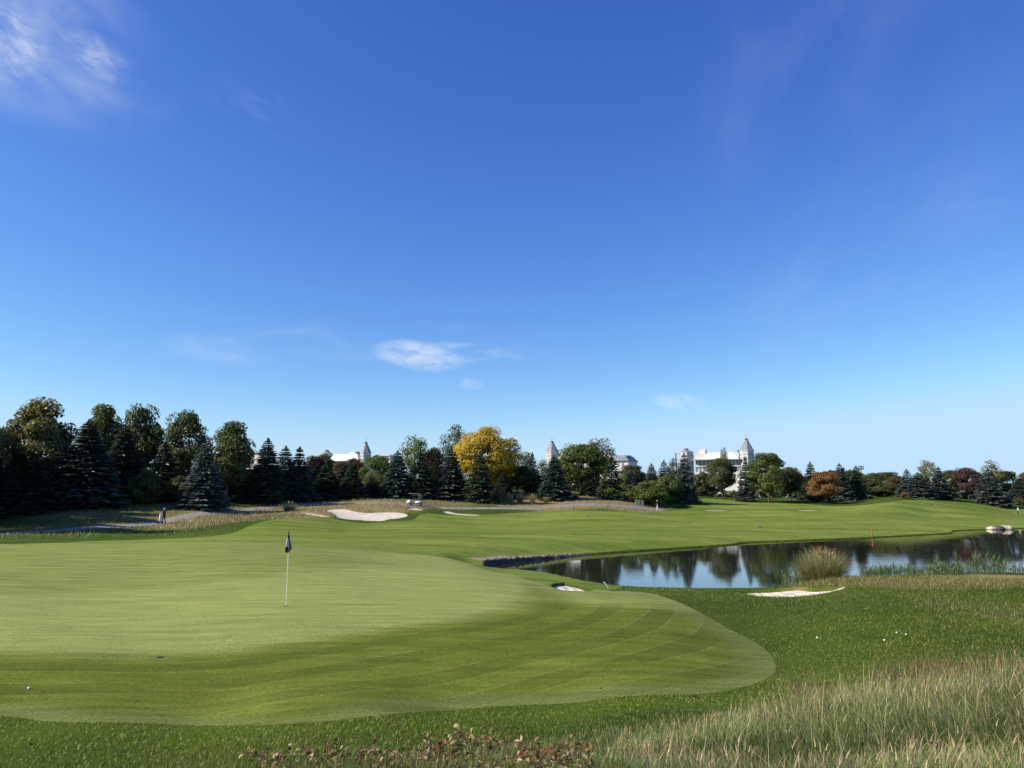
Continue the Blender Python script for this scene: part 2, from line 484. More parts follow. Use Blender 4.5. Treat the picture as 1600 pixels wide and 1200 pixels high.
CW = warp(ctrl[:, 0], ctrl[:, 1])


def kern(d2):
    return 0.5 * d2 * np.log(d2 + 1e-12)


_n = len(ctrl)
_D = ((CW[:, None] - CW[None]) ** 2).sum(-1)
_A = np.zeros((_n + 3, _n + 3))
_A[:_n, :_n] = kern(_D) + np.eye(_n) * 0.0015
_A[:_n, _n] = 1; _A[:_n, _n + 1:] = CW
_A[_n, :_n] = 1; _A[_n + 1:, :_n] = CW.T
# the flatter fit: z relative to the distance keeps near detail and far hills apart
_W = np.linalg.solve(_A, np.concatenate([ctrl[:, 2], np.zeros(3)]))


def z0(x, y):
    x = np.asarray(x, float); y = np.asarray(y, float)
    sh = x.shape
    w = warp(x.ravel(), y.ravel())
    o = np.empty(len(w))
    for i in range(0, len(w), 20000):
        q = w[i:i + 20000]
        d2 = ((q[:, None, :] - CW[None]) ** 2).sum(-1)
        o[i:i + 20000] = kern(d2) @ _W[:_n] + _W[_n] + q @ _W[_n + 1:]
    xr, yr = x.ravel(), y.ravel()
    r = np.hypot(xr, yr)
    und = 0.035 * np.sin(xr * 0.31 + 1.3 * np.sin(yr * 0.17)) * np.sin(yr * 0.27 + 0.6) + 0.15 * np.sin(xr * 0.09 + yr * 0.05 + 1.0) * np.sin(yr * 0.075) * np.clip((r - 60) / 60, 0, 1)
    return (o + und * np.clip(r / 12, 0, 1)).reshape(sh)


def hit(px, py, zplane=None):
    """ground points seen at pixels"""
    px = np.asarray(px, float); py = np.asarray(py, float)
    v = pix_dir(px, py)
    if zplane is not None:
        return (CAM + v * ((zplane - CAM[2]) / v[..., 2])[..., None])[:, :2]
    ts = np.exp(np.linspace(math.log(3.0), math.log(260), 700))
    P = CAM + v[:, None, :] * (ts[None, :] / v[:, 1:2])[..., None]
    dz = P[..., 2] - z0(P[..., 0], P[..., 1])
    res = []
    for i in range(len(px)):
        k = np.argmax(dz[i] < 0) if (dz[i] < 0).any() else len(ts) - 1
        k = max(k, 1)
        a, b = dz[i, k - 1], dz[i, k]
        f = a / (a - b) if a != b else 0
        res.append((P[i, k - 1] + (P[i, k] - P[i, k - 1]) * min(max(f, 0), 1))[:2])
    return np.array(res)


def smooth_closed(p, step):
    """Catmull-Rom through closed control points"""
    n = len(p); o = []
    for i in range(n):
        a, b, c, d = p[i - 1], p[i], p[(i + 1) % n], p[(i + 2) % n]
        k = int(np.clip(np.linalg.norm(c - b) / step, 1, 40))
        for j in range(k):
            t = j / k
            o.append(0.5 * (2 * b + (c - a) * t + (2 * a - 5 * b + 4 * c - d) * t * t + (3 * b - a - 3 * c + d) * t ** 3))
    return np.array(o)


def poly_px(pts, step, zplane=None):
    p = np.array(pts, float)
    return smooth_closed(hit(p[:, 0], p[:, 1], zplane), step)


def inside(x, y, poly):
    x = np.asarray(x); y = np.asarray(y)
    res = np.zeros(x.shape, bool)
    bb = (x > poly[:, 0].min()) & (x < poly[:, 0].max()) & (y > poly[:, 1].min()) & (y < poly[:, 1].max())
    xs, ys = x[bb], y[bb]
    r = np.zeros(xs.shape, bool)
    j = len(poly) - 1
    for i in range(len(poly)):
        xi, yi = poly[i]; xj, yj = poly[j]
        if yi != yj:
            r ^= ((yi > ys) != (yj > ys)) & (xs < (xj - xi) * (ys - yi) / (yj - yi) + xi)
        j = i
    res[bb] = r
    return res


def edge_dist(x, y, poly, reach):
    """distance to a closed outline, capped at reach"""
    o = np.full(x.shape, float(reach))
    bb = (x > poly[:, 0].min() - reach) & (x < poly[:, 0].max() + reach) & (y > poly[:, 1].min() - reach) & (y < poly[:, 1].max() + reach)
    xs, ys = x[bb], y[bb]
    d = np.full(xs.shape, float(reach))
    for i in range(len(poly)):
        a, b = poly[i - 1], poly[i]
        ex, ey = b - a
        L = ex * ex + ey * ey + 1e-12
        t = np.clip(((xs - a[0]) * ex + (ys - a[1]) * ey) / L, 0, 1)
        d = np.minimum(d, np.hypot(xs - a[0] - t * ex, ys - a[1] - t * ey))
    o[bb] = d
    return o


def offset(poly, d):
    """move an outline outwards by d"""
    a = np.roll(poly, 1, 0); b = np.roll(poly, -1, 0)
    t = b - a; t /= np.linalg.norm(t, axis=1)[:, None] + 1e-9
    n = np.stack([t[:, 1], -t[:, 0]], -1)
    area = 0.5 * np.sum(poly[:, 0] * np.roll(poly[:, 1], -1) - np.roll(poly[:, 0], -1) * poly[:, 1])
    return poly + n * d * (1 if area > 0 else -1)


POND = poly_px([(757, 886), (800, 880), (850, 874.5), (905, 868.5), (960, 864), (1020, 860), (1060, 857.5), (1140, 852), (1165, 848.5), (1200, 847), (1300, 843), (1370, 840), (1440, 836), (1486, 833.5), (1496, 829.5), (1560, 827), (1620, 826), (1750, 828),
                (1800, 900), (1600, 897), (1470, 897), (1400, 902), (1330, 907), (1260, 915), (1200, 921), (1100, 922), (1000, 920), (945, 915), (900, 907), (860, 898), (820, 893), (780, 890)], 0.8, WATER)
POND_OUT = offset(POND, 0.16)
GREEN = poly_px([(-150, 1105), (0, 1118), (100, 1129), (300, 1134), (500, 1128), (700, 1110), (900, 1098), (1080, 1085), (1180, 1068), (1212, 1045), (1190, 1010), (1120, 972), (1050, 937), (1000, 925), (940, 924), (880, 924), (840, 910), (800, 898), (760, 890), (700, 872), (600, 862), (480, 854), (350, 847), (200, 848), (0, 850), (-150, 852)], 0.35)
PUTT = poly_px([(-150, 1020), (0, 1021), (200, 1024), (400, 1014), (600, 985), (760, 962), (830, 935), (810, 905), (700, 890), (560, 885), (420, 900), (200, 920), (0, 928), (-150, 930)], 0.5)
FAIR = poly_px([(100, 849), (230, 843), (330, 838), (390, 822), (440, 811), (500, 809), (560, 817), (640, 813), (665, 803), (760, 804), (850, 798.5), (950, 799), (1040, 799.5), (1075, 792), (1085, 783), (1110, 779), (1180, 785), (1250, 787), (1300, 791), (1360, 788), (1400, 783), (1450, 782), (1500, 785), (1560, 789), (1700, 791),
                (1750, 832), (1640, 831), (1560, 832), (1500, 836), (1440, 842), (1300, 850), (1200, 855), (1140, 860), (1020, 868), (1000, 890), (965, 919), (945, 926), (880, 935), (800, 920), (700, 890), (600, 872), (350, 856), (200, 854)], 0.8)
BUNKERS = [
    ([(509, 796), (522, 794.5), (538, 794.5), (552, 797.5), (575, 800.2), (594, 799.5), (620, 799.5), (635, 802), (637, 806), (624, 809.7), (607, 811.5), (596, 814), (567, 813), (543, 811.5), (526, 808), (522, 803), (512, 799)], 0.12, 'wide pale sand bunker with a raised grassy back lip below the conifers'),
    ([(462, 800), (480, 800.5), (500, 803.5), (520, 807), (505, 807.5), (485, 804.5)], 0.05, 'thin sliver of sand left of the wide pale bunker'),
    ([(634, 795.5), (642, 793), (652, 793.5), (662, 797), (650, 797.2)], 0.05, 'small sand bunker just below the golf cart'),
    ([(690, 798.5), (700, 798), (715, 801), (748, 803.5), (746, 805.5), (720, 804.5), (700, 802.5)], 0.05, 'narrow curved sand bunker right of the golf cart'),
    ([(862, 914), (872, 911), (885, 911), (900, 914), (915, 918), (930, 922), (910, 923.5), (880, 922.5), (868, 919)], 0.10, 'small greenside bunker with grey shaded sand near the pond tip'),
    ([(1147, 924.4), (1175, 922), (1225, 919.4), (1250, 917.5), (1275, 919.5), (1300, 917.5), (1320, 915.5), (1317, 920), (1287, 927), (1256, 931), (1219, 932.8), (1184, 931), (1162, 928)], 0.14, 'long white sand bunker between the pond and the near rough'),
    ([(1090, 797.2), (1110, 796.6), (1148, 797.2), (1120, 798.4)], 0.0, 'thin far strip of sand right of the rounded shrubs'),
    ([(1237, 797), (1260, 796.4), (1288, 796.6), (1262, 798)], 0.0, 'thin far strip of sand below the orange tree'),
    ([(1453, 788.6), (1461, 788.1), (1467, 788.7), (1459, 789.5)], 0.0, 'tiny far strip of sand on the right hand fairway slope'),
]
BP = []
for pts, dep, lab in BUNKERS:
    o_ = poly_px(pts, 0.35)
    BP.append((o_, offset(o_, -0.10), dep, lab))

# cart path, as (pixel column, distance)
PATH = np.array([[(px - 800) / F * d / 1.0 / (math.cos(PITCH)) * 0.985, d] for px, d in
                 [(-260, 70), (-80, 73.5), (0, 77), (70, 80.5), (140, 85), (200, 90), (255, 96), (310, 102.5), (365, 110), (430, 119), (520, 125), (600, 124), (650, 121.5), (720, 126), (800, 133), (900, 139), (1000, 143.5), (1036, 145.5)]])


def smooth_open(p, n=8):
    q = np.vstack([2 * p[0] - p[1], p, 2 * p[-1] - p[-2]]); o = []
    for i in range(1, len(q) - 2):
        a, b, c, d = q[i - 1:i + 3]
        for j in range(n):
            t = j / n
            o.append(0.5 * (2 * b + (c - a) * t + (2 * a - 5 * b + 4 * c - d) * t * t + (3 * b - a - 3 * c + d) * t ** 3))
    o.append(p[-1])
    return np.array(o)


_pc = smooth_open(PATH)
_t = np.gradient(_pc, axis=0); _t /= np.linalg.norm(_t, axis=1)[:, None]
_nn = np.stack([-_t[:, 1], _t[:, 0]], -1)
PATHP = np.vstack([_pc + _nn * 1.25, (_pc - _nn * 1.25)[::-1]])
# gravel shelf on the bank at the tip of the pond
_hp = smooth_open(hit([757, 775, 800, 825, 850, 880, 908], [885.5, 883, 879.6, 877, 874.3, 870.8, 868.0], WATER), 6)
TIP = _hp[0]
AXV = hit([900], [884], WATER)[0] - TIP
_tt = np.gradient(_hp, axis=0); _tt /= np.linalg.norm(_tt, axis=1)[:, None]
_nrm = np.stack([-_tt[:, 1], _tt[:, 0]], -1)
_wv = (0.9 * (1 - np.linspace(0, 1, len(_hp))) + 0.45)[:, None] * (1 + 0.10 * np.sin(np.arange(len(_hp)) * 0.6))[:, None]
SHELF = np.vstack([_hp - _nrm * 0.3, (_hp + _nrm * (0.16 + _wv))[::-1]])


def zfin(x, y):
    """final height of the ground"""
    x = np.asarray(x, float); y = np.asarray(y, float)
    z = z0(x, y)
    near = (x > -20) & (x < 140) & (y > 25) & (y < 150)
    if near.any():
        xs, ys = x[near], y[near]
        d = edge_dist(xs, ys, POND, 6.0)
        ins = inside(xs, ys, POND)
        zz = z[near]
        tipk = 0.20 * np.clip(1.15 - np.hypot(xs - TIP[0], ys - TIP[1]) / 10.0, 0, 1) * (((xs - TIP[0]) * AXV[1] - (ys - TIP[1]) * AXV[0]) < 0)
        bank = WATER - 0.10 + (0.22 + tipk) * np.clip(d / 0.16, 0, 1)
        w = np.clip((d - 0.16) / 3.0, 0, 1); w = w * w * (3 - 2 * w)
        zo = np.where(d < 0.16, bank, np.maximum(bank, zz) * 1.0 * w + (1 - w) * (WATER + 0.13 + tipk))
        z[near] = np.where(ins, WATER - 0.12 - 0.25 * d, np.where(d < 5.9, zo, zz))
    for po, pi, dep, lab in BP:
        m = inside(x, y, po)
        if m.any():
            d = edge_dist(x[m], y[m], po, 3.0)
            t = np.clip(d / 1.4, 0, 1); t = t * t * (3 - 2 * t)
            z[m] -= (0.10 + 0.25 * dep) * np.clip(d / 0.1, 0, 1) + dep * t
    return z


# grid of points plus every outline, triangulated together so that all pieces meet exactly
gp = []
th = np.arange(-42, 42.01, 0.36); rr = np.exp(np.arange(math.log(1.4), math.log(262), 0.0215))
a_, b_ = np.meshgrid(th, rr)
a_ = a_ + (np.arange(len(rr)) % 2)[:, None] * 0.18
gp.append(np.stack([R(1) * a_.ravel() * 3, np.log(b_.ravel())], -1))
th2 = np.concatenate([np.arange(-180, -43, 6.0), np.arange(44, 180.1, 6.0)]); rr2 = np.exp(np.arange(math.log(0.3), math.log(3300), 0.13))
a_, b_ = np.meshgrid(th2, rr2)
gp.append(np.stack([R(1) * a_.ravel() * 3, np.log(b_.ravel())], -1))
th3 = np.arange(-42, 42.1, 3.0)
rr3 = np.concatenate([np.exp(np.arange(math.log(0.3), math.log(1.35), 0.2)), np.exp(np.arange(math.log(290), math.log(3300), 0.13))])
a_, b_ = np.meshgrid(th3, rr3)
gp.append(np.stack([R(1) * a_.ravel() * 3, np.log(b_.ravel())], -1))
P2 = [tuple(p) for p in np.vstack(gp)]
E2 = []
for poly in [POND, POND_OUT, GREEN, FAIR, PATHP, SHELF] + [b[0] for b in BP] + [b[1] for b in BP]:
    k0 = len(P2); w = warp(poly[:, 0], poly[:, 1])
    P2 += [tuple(p) for p in w]
    E2 += [(k0 + i, k0 + (i + 1) % len(w)) for i in range(len(w))]
rv, _, rf, _, _, _ = delaunay_2d_cdt([Vector(p) for p in P2], E2, [], 0, 1e-5, False)
RV = np.array([(v.x, v.y) for v in rv]); T = np.array([f for f in rf if len(f) == 3], np.int32)
rad = np.exp(RV[:, 1]); ang = RV[:, 0] / 3.0
GX, GY = rad * np.sin(ang), rad * np.cos(ang)
GZ = zfin(GX, GY)
GV = np.stack([GX, GY, GZ], -1)
fn = np.cross(GV[T[:, 1]] - GV[T[:, 0]], GV[T[:, 2]] - GV[T[:, 0]])
flip = fn[:, 2] < 0
T[flip] = T[flip][:, ::-1]; fn[flip] *= -1
VN = np.zeros_like(GV)
for k in range(3): np.add.at(VN, T[:, k], fn)
VN /= np.linalg.norm(VN, axis=1)[:, None] + 1e-12
cx, cy = GX[T].mean(1), GY[T].mean(1)
cu, cv = RV[T].mean(1).T
cx, cy = np.exp(cv) * np.sin(cu / 3), np.exp(cv) * np.cos(cu / 3)
zone = np.zeros(len(T), int)
zone[inside(cx, cy, FAIR)] = 2
zone[inside(cx, cy, GREEN)] = 1
zone[inside(cx, cy, PATHP)] = 3
zone[inside(cx, cy, POND_OUT)] = 0
zone[inside(cx, cy, SHELF) & ~inside(cx, cy, POND_OUT)] = 4
zone[inside(cx, cy, POND_OUT) & ~inside(cx, cy, POND) & (np.hypot(cx - TIP[0], cy - TIP[1]) < 14.5)] = 5
for i, b in enumerate(BP):
    zone[inside(cx, cy, b[0])] = 0
    zone[inside(cx, cy, b[1])] = 10 + i


def zone_mesh(name, mask, mat, attrs=None):
    t = T[mask]
    used, inv = np.unique(t.ravel(), return_inverse=True)
    me = tri_mesh(name, GV[used], inv.reshape(-1, 3), True, {k: v[used] for k, v in (attrs or {}).items()})
    me.normals_split_custom_set_from_vertices([tuple(n) for n in VN[used]])
    return link(name, me, None, mat)


# how dry the unmown ground is: the berm, the banks and the mounds carry straw-coloured grass
DRY = [(700, 778, 60, 14, 0.6), (850, 780, 110, 14, 1.0), (960, 782, 60, 12, 0.9), (560, 788, 90, 8, 0.85), (430, 803, 90, 8, 0.8), (330, 812, 70, 7, 0.7), (100, 826, 130, 7, 0.45), (200, 800, 200, 14, 0.5), (620, 790, 40, 8, 0.8), (1400, 908, 110, 8, 0.8), (1560, 904, 90, 9, 0.85), (1590, 960, 40, 26, 0.3), (1500, 1120, 260, 60, 0.35), (1000, 1170, 260, 40, 0.3)]
# pixel of every ground point
vv = GV - CAM
cp, sp = math.cos(PITCH), math.sin(PITCH)
dep_ = vv[:, 1] * cp + vv[:, 2] * sp
upw = -vv[:, 1] * sp + vv[:, 2] * cp
ok = dep_ > 0.5
PXv = np.where(ok, 800 + F * vv[:, 0] / np.where(ok, dep_, 1), -9999)
PYv = np.where(ok, 600 - F * upw / np.where(ok, dep_, 1), -9999)


def to_px(P):
    v = np.asarray(P, float) - CAM
    d = v[..., 1] * cp + v[..., 2] * sp
    return 800 + F * v[..., 0] / d, 600 - F * (-v[..., 1] * sp + v[..., 2] * cp) / d


DRYW = []
for px, py, w, h, a in DRY:
    c, e, g = hit([px, px + w, px], [py, py, min(py + h, 1190)])
    DRYW.append((c[0], c[1], abs(e[0] - c[0]) + 1.0, abs(g[1] - c[1]) + (4.0 if py < 850 else 1.0), a))


def dryness(x, y):
    o = np.zeros(np.shape(x))
    for cx_, cy_, w, h, a in DRYW:
        q = ((x - cx_) / w) ** 2 + ((y - cy_) / h) ** 2
        o = np.maximum(o, a * np.clip(1.6 - 1.1 * q, 0, 1))
    return o


dryv = dryness(GX, GY)
ground = zone_mesh('ground', zone == 0, M['rough'], {'dry': dryv})
tag(ground, 'unmown rough grass of the course around the green, pond and berms', kind='structure')
ed = edge_dist(GX, GY, GREEN, 12.0)
pin = inside(GX, GY, PUTT); pd = edge_dist(GX, GY, PUTT, 14.0)
ringd = np.where(pin, -pd, pd)
tone = np.clip(0.5 - ringd / 2.2, 0, 1)
# the far part of the green is cut like the fairway
tone = np.maximum(tone, np.clip((GY - 27) / 10, 0, 1) * (0.52 + 0.36 * np.clip((GX + 12) / 10, 0, 1)))
tone = np.maximum(tone, np.clip((GY - 19) / 4, 0, 1) * np.clip((-2 - GX) / 3, 0, 1) * 0.6)
tone = np.maximum(tone, np.clip((GX + GY * 0.15 - 3.5) / 3, 0, 1) * np.clip((GY - 21) / 5, 0, 1) * 0.6)
gr = zone_mesh('putting_green', zone == 1, M['green'], {'edge': ed, 'tone': tone, 'ring': ringd})
tag(gr, 'closely mown putting green with curved mowing bands along its apron', kind='structure')
fw = zone_mesh('fairway', zone == 2, M['fairway'])
tag(fw, 'sunlit mown fairway rolling away beyond the green and pond', kind='structure')
pa = zone_mesh('cart_path', zone == 3, M['asphalt'])
tag(pa, 'grey cart path winding along the foot of the tree berm', kind='structure')
sh_ = zone_mesh('gravel_bank', zone == 4, M['gravel'])
tag(sh_, 'strip of brown gravel bank at the left tip of the pond', kind='structure')
tag(zone_mesh('bank_face', zone == 5, M['soil']), 'dark earth face of the bank below the gravel strip', kind='structure')
for i, b in enumerate(BP):
    if (zone == 10 + i).any():
        o = zone_mesh('sand_bunker', zone == 10 + i, M['sand'])
        tag(o, b[3], kind='structure')
# the water
pw = offset(POND, 0.10)
pv, _, pf, _, _, _ = delaunay_2d_cdt([Vector(p) for p in pw], [(i, (i + 1) % len(pw)) for i in range(len(pw))], [], 1, 1e-5, False)
pt = np.array([f for f in pf if len(f) == 3])
pvv = np.array([(v.x, v.y, WATER) for v in pv])
fl = np.cross(pvv[pt[:, 1]] - pvv[pt[:, 0]], pvv[pt[:, 2]] - pvv[pt[:, 0]])[:, 2] < 0
pt[fl] = pt[fl][:, ::-1]
tag(link('pond', tri_mesh('pond', pvv, pt), None, M['water']), 'still dark pond mirroring the far trees and sky', kind='structure')


def gz(x, y):
    return float(zfin(np.array([x], float), np.array([y], float))[0])


def ground_at(px, d):
    """ground point in pixel column px at distance d"""
    z = 3.0
    for _ in range(4):
        dep = d * cp + (z - 5) * sp
        x = (px - 800) / F * dep
        z = gz(x, d)
    return np.array([x, d, z])


# ------------------------------------------------------------------ buildings far behind the trees
M['wall'] = plain('pale_wall', (0.60, 0.575, 0.53), 0.7, var=0.06, scale=0.3)
M['band'] = plain('grey_band', (0.36, 0.35, 0.36), 0.7, var=0.08, scale=0.3)
M['whiteroof'] = plain('white_roof', (0.70, 0.68, 0.63), 0.6, var=0.04, scale=0.3)
M['slate'] = plain('slate_roof', (0.20, 0.20, 0.225), 0.6, var=0.12, scale=0.4)
M['darkmetal'] = plain('dark_metal', (0.07, 0.07, 0.08), 0.5, var=0.1)
M['glass'] = plain('window_glass', (0.20, 0.21, 0.24), 0.3, var=0.1)
BD = 450.0
KS = BD / F


class Bld:
    def __init__(s, name, pxc, yaw, label):
        p = at(pxc, 780, BD)
        s.c = p; s.yaw = yaw; s.pxc = pxc
        s.root = empty(name, (p[0], p[1], 5.0), yaw)
        tag(s.root, label, 'building', 'pale turreted buildings behind the trees')
        s.k = KS / math.cos(yaw)
        s.win = None

    def X(s, px): return (px - s.pxc) * s.k

    def Z(s, py): return at(s.pxc, py, BD)[2] - 5.0

    def block(s, part, x0, x1, ytop, ybot, y0, y1, mat, bevel=0.0):
        a, b = s.X(x0), s.X(x1); z1, z0_ = s.Z(ytop), (s.Z(ybot) if ybot is not None else -1.0)
        return MB().box(((a + b) / 2, (y0 + y1) / 2, (z0_ + z1) / 2), (b - a, y1 - y0, z1 - z0_)).build(part, mat, s.root)

    def hip(s, part, x0, x1, ytop, ybot, y0, y1, inset, mat):
        a, b = s.X(x0), s.X(x1); z1, zz = s.Z(ytop), s.Z(ybot)
        m = MB(); bm = m.bm
        lo = [bm.verts.new(v) for v in ((a, y0, zz), (b, y0, zz), (b, y1, zz), (a, y1, zz))]
        i = inset
        hi = [bm.verts.new(v) for v in ((a + i, y0 + i, z1), (b - i, y0 + i, z1), (b - i, y1 - i, z1), (a + i, y1 - i, z1))]
        for k in range(4): bm.faces.new((lo[k], lo[(k + 1) % 4], hi[(k + 1) % 4], hi[k]))
        bm.faces.new(hi); bm.faces.new(lo[::-1])
        return m.build(part, mat, s.root)

    def window(s, x, z, y, w=1.3, h=1.9, rz=0.0):
        if s.win is None:
            s.win = MB().box((0, 0, 0), (1, 1, 1)).mesh('window')
            s.win.materials.append(M['glass'])
        return link('window', s.win, s.root, None, (x, y, z), (0, 0, rz), (w, 0.16, h))

    def tower(s, pxc, wpx, ybase, ytop, topw, yc, spire=True, wins=True):
        x = s.X(pxc); r = wpx * KS / 2; zb, zt = s.Z(ybase), s.Z(ytop)
        rot = R(22.5) - s.yaw + R(12)
        MB().lathe([(-1, r * 0.97), (zb, r * 0.97)], 8, rot, (x, yc, 0)).build('tower_wall', M['wall'], s.root)
        z = zb - 1.6
        for k in range(6):   # grey bands of the striped masonry
            MB().lathe([(z - 1.0, r * 0.985), (z, r * 0.985)], 8, rot, (x, yc, 0)).build('stone_band', M['band'], s.root)
            z -= 2.1
        MB().lathe([(zb - 0.5, r * 1.04), (zb + 0.05, r * 1.06)], 8, rot, (x, yc, 0)).build('cornice', M['wall'], s.root)
        rt = topw * KS / 2
        rf_ = MB().lathe([(zb, r * 1.03), (zt - 0.7, rt)], 8, rot, (x, yc, 0)).build('tower_roof', M['slate'], s.root)
        MB().lathe([(zt - 0.72, rt * 1.12), (zt, rt * 1.05)], 8, rot, (x, yc, 0)).build('roof_cap', M['darkmetal'], rf_)
        if spire:
            MB().tube([(x, yc, zt), (x, yc, zt + 2.4)], 0.09, 5).build('finial', M['darkmetal'], rf_)
        if wins:
            for k in range(8):
                a = rot + R(22.5) + k * R(45)
                for zz in (zb - 6.4, zb - 9.6):
                    s.window(x + math.cos(a) * r * 0.93, zz, yc + math.sin(a) * r * 0.93, 1.0, 1.8, a + R(90))


YAW = R(-24)
b = Bld('turreted_building', 1120, YAW, 'pale building with a tall spired tower at its right end, right of centre')
b.block('wall', 1092, 1153, 708, None, 0, 20, M['wall'])
b.block('parapet_block', 1096, 1105, 700.5, 708, 3, 8, M['wall'])
b.hip('roof', 1104, 1153, 707, 718, -2.6, 12, 3.2, M['whiteroof'])
b.block('cornice', 1088, 1156, 717.6, 718.8, -3.0, -0.01, M['band'])
b.block('string_course', 1088, 1156, 728.8, 729.6, -0.6, -0.01, M['band'])
b.tower(1079, 22, 705.5, 699.5, 6, 1.0, spire=False)
b.tower(1163.5, 21, 705.5, 686.5, 4.5, 1.0)
for px in np.arange(1093.5, 1152, 5.2):
    for py in (723.5, 734, 744): b.window(b.X(px), b.Z(py), 0.0, 1.25, 2.2)
b.block('roof_unit', 1150, 1152, 703.5, 707, 4, 6, M['darkmetal'])

b = Bld('turreted_building', 540, YAW, 'pale long building with a spired tower, farthest left of the buildings')
b.block('wall', 512, 562, 719, None, 0, 20, M['wall'])
b.hip('roof', 508, 562, 709.5, 719.5, -1.6, 14, 2.6, M['whiteroof'])
b.hip('penthouse_roof', 534, 552, 706, 709.5, 4, 11, 1.2, M['whiteroof'])
b.block('roof_unit', 548, 553, 705.7, 708, 3, 5, M['darkmetal'])
b.block('cornice', 508, 562, 719.6, 720.6, -2.0, -0.01, M['band'])
b.tower(503, 19, 708, 702, 5.5, 1.0, spire=False)
b.tower(570, 18, 708, 691.5, 4.5, 1.0)
b.block('wing_wall', 578, 606, 713.5, None, 4, 18, M['wall'])
b.hip('wing_roof', 577, 607, 711, 713.5, 3.5, 18.5, 1.6, M['band'])
for px in np.arange(515, 560, 5.2):
    for py in (725, 735): b.window(b.X(px), b.Z(py), 0.0, 1.25, 2.2)

b = Bld('turreted_building', 915, YAW, 'pale building with a spired tower half hidden by the big green tree')
b.tower(864, 21, 705.5, 687.5, 5, 1.0)
b.block('wall', 872, 958, 717, None, 0, 18, M['wall'])
b.hip('roof', 871, 958, 707.5, 717.2, -1.5, 14, 2.8, M['whiteroof'])
b.block('end_wall', 955, 980.5, 721.5, None, -4, 16, M['wall'])
b.hip('end_roof', 953.5, 982, 713, 721.6, -5, 17, 2.8, M['slate'])
b.block('roof_unit', 975, 978, 712.5, 714.5, 3, 6, M['darkmetal'])
for px in np.arange(876, 954, 5.2):
    for py in (723, 733): b.window(b.X(px), b.Z(py), 0.0, 1.25, 2.2)
for px in (960, 966.5, 973): b.window(b.X(px), b.Z(728), -4.0, 1.25, 2.2)

b = Bld('roof_pavilion', 395, YAW, 'small grey roof lantern just showing between the left trees')
b.block('wall', 385, 405, 708, None, 0, 12, M['wall'])
b.hip('roof', 384, 406, 704, 708, -1, 13, 2.5, M['slate'])
b.block('lantern', 390, 394, 702.5, 704.2, 4, 7, M['band'])

# floodlight masts and the dark frame beside the right building
def light_mast(px, py_top, d, label):
    g = ground_at(px, d); top = at(px, py_top, d)[2]
    r = empty('floodlight_mast', g)
    tag(r, label, 'light mast', 'floodlight masts behind the trees')
    h = top - g[2]
    MB().tube([(0, 0, -0.3), (0, 0, h)], [0.22, 0.13], 6).build('pole', M['darkmetal'], r)
    MB().box((0, 0, h), (2.6, 0.15, 0.15)).box((0, 0, h - 0.9), (2.2, 0.15, 0.15)).build('crossarm', M['darkmetal'], r)
    lm = MB().box((0, 0, 0), (0.5, 0.35, 0.5), bevel=0.06).mesh('lamp'); lm.materials.append(M['band'])
    for k in range(4):
        for z in (h + 0.33, h - 0.57): link('lamp', lm, r, None, (-0.96 + k * 0.64, -0.15, z), (R(15), 0, 0))


light_mast(1348.5, 730, 330, 'slim floodlight mast left of the brown tree clump on the right')
light_mast(1443, 732, 340, 'slim floodlight mast beside the pale yellow-green tree')
g = ground_at(1061, 300)
r = empty('roof_frame', g); tag(r, 'dark upright post frame left of the right turret', 'frame')
ht = at(1061, 708.5, 300)[2] - g[2]
MB().box((-0.7, 0, ht / 2), (0.34, 0.3, ht)).build('post', M['darkmetal'], r)
MB().box((0.9, 0, ht / 2), (0.14, 0.2, ht)).build('post', M['band'], r)
MB().box((0.1, 0, ht + 0.08), (2.0, 0.3, 0.16)).build('beam', M['band'], r)


# ------------------------------------------------------------------ trees
def rot_basis(n):
    """two vectors square to each row of n"""
    a = np.where(np.abs(n[:, 2:3]) < 0.9, np.array([[0, 0, 1.0]]), np.array([[1.0, 0, 0]]))
    u = np.cross(a, n); u /= np.linalg.norm(u, axis=1)[:, None] + 1e-9
    return u, np.cross(n, u)


def unit(v): return v / (np.linalg.norm(v, axis=-1, keepdims=True) + 1e-9)


def leaf_cards(C, n, ax, L, Wd, tone, hue):
    """one folded leaf (two triangles) per row: centre C, normal n, axis ax"""
    side = np.cross(n, ax)
    bend = n * (L * 0.12)[:, None]
    a = C - ax * (L * 0.5)[:, None]; b_ = C + side * (Wd * 0.5)[:, None] + bend
    c = C + ax * (L * 0.5)[:, None]; d = C - side * (Wd * 0.5)[:, None] + bend
    V = np.stack([a, b_, c, d], 1).reshape(-1, 3)
    k = np.arange(len(C))[:, None] * 4
    Tt = np.concatenate([k + [0, 1, 2], k + [0, 2, 3]], 1).reshape(-1, 3)
    col = np.stack([tone, hue, np.zeros_like(tone), np.ones_like(tone)], -1).repeat(4, 0)
    return V, Tt, col


def tube_np(pts, rads, n=5):
    m = MB(); m.tube(pts, rads, n); return m


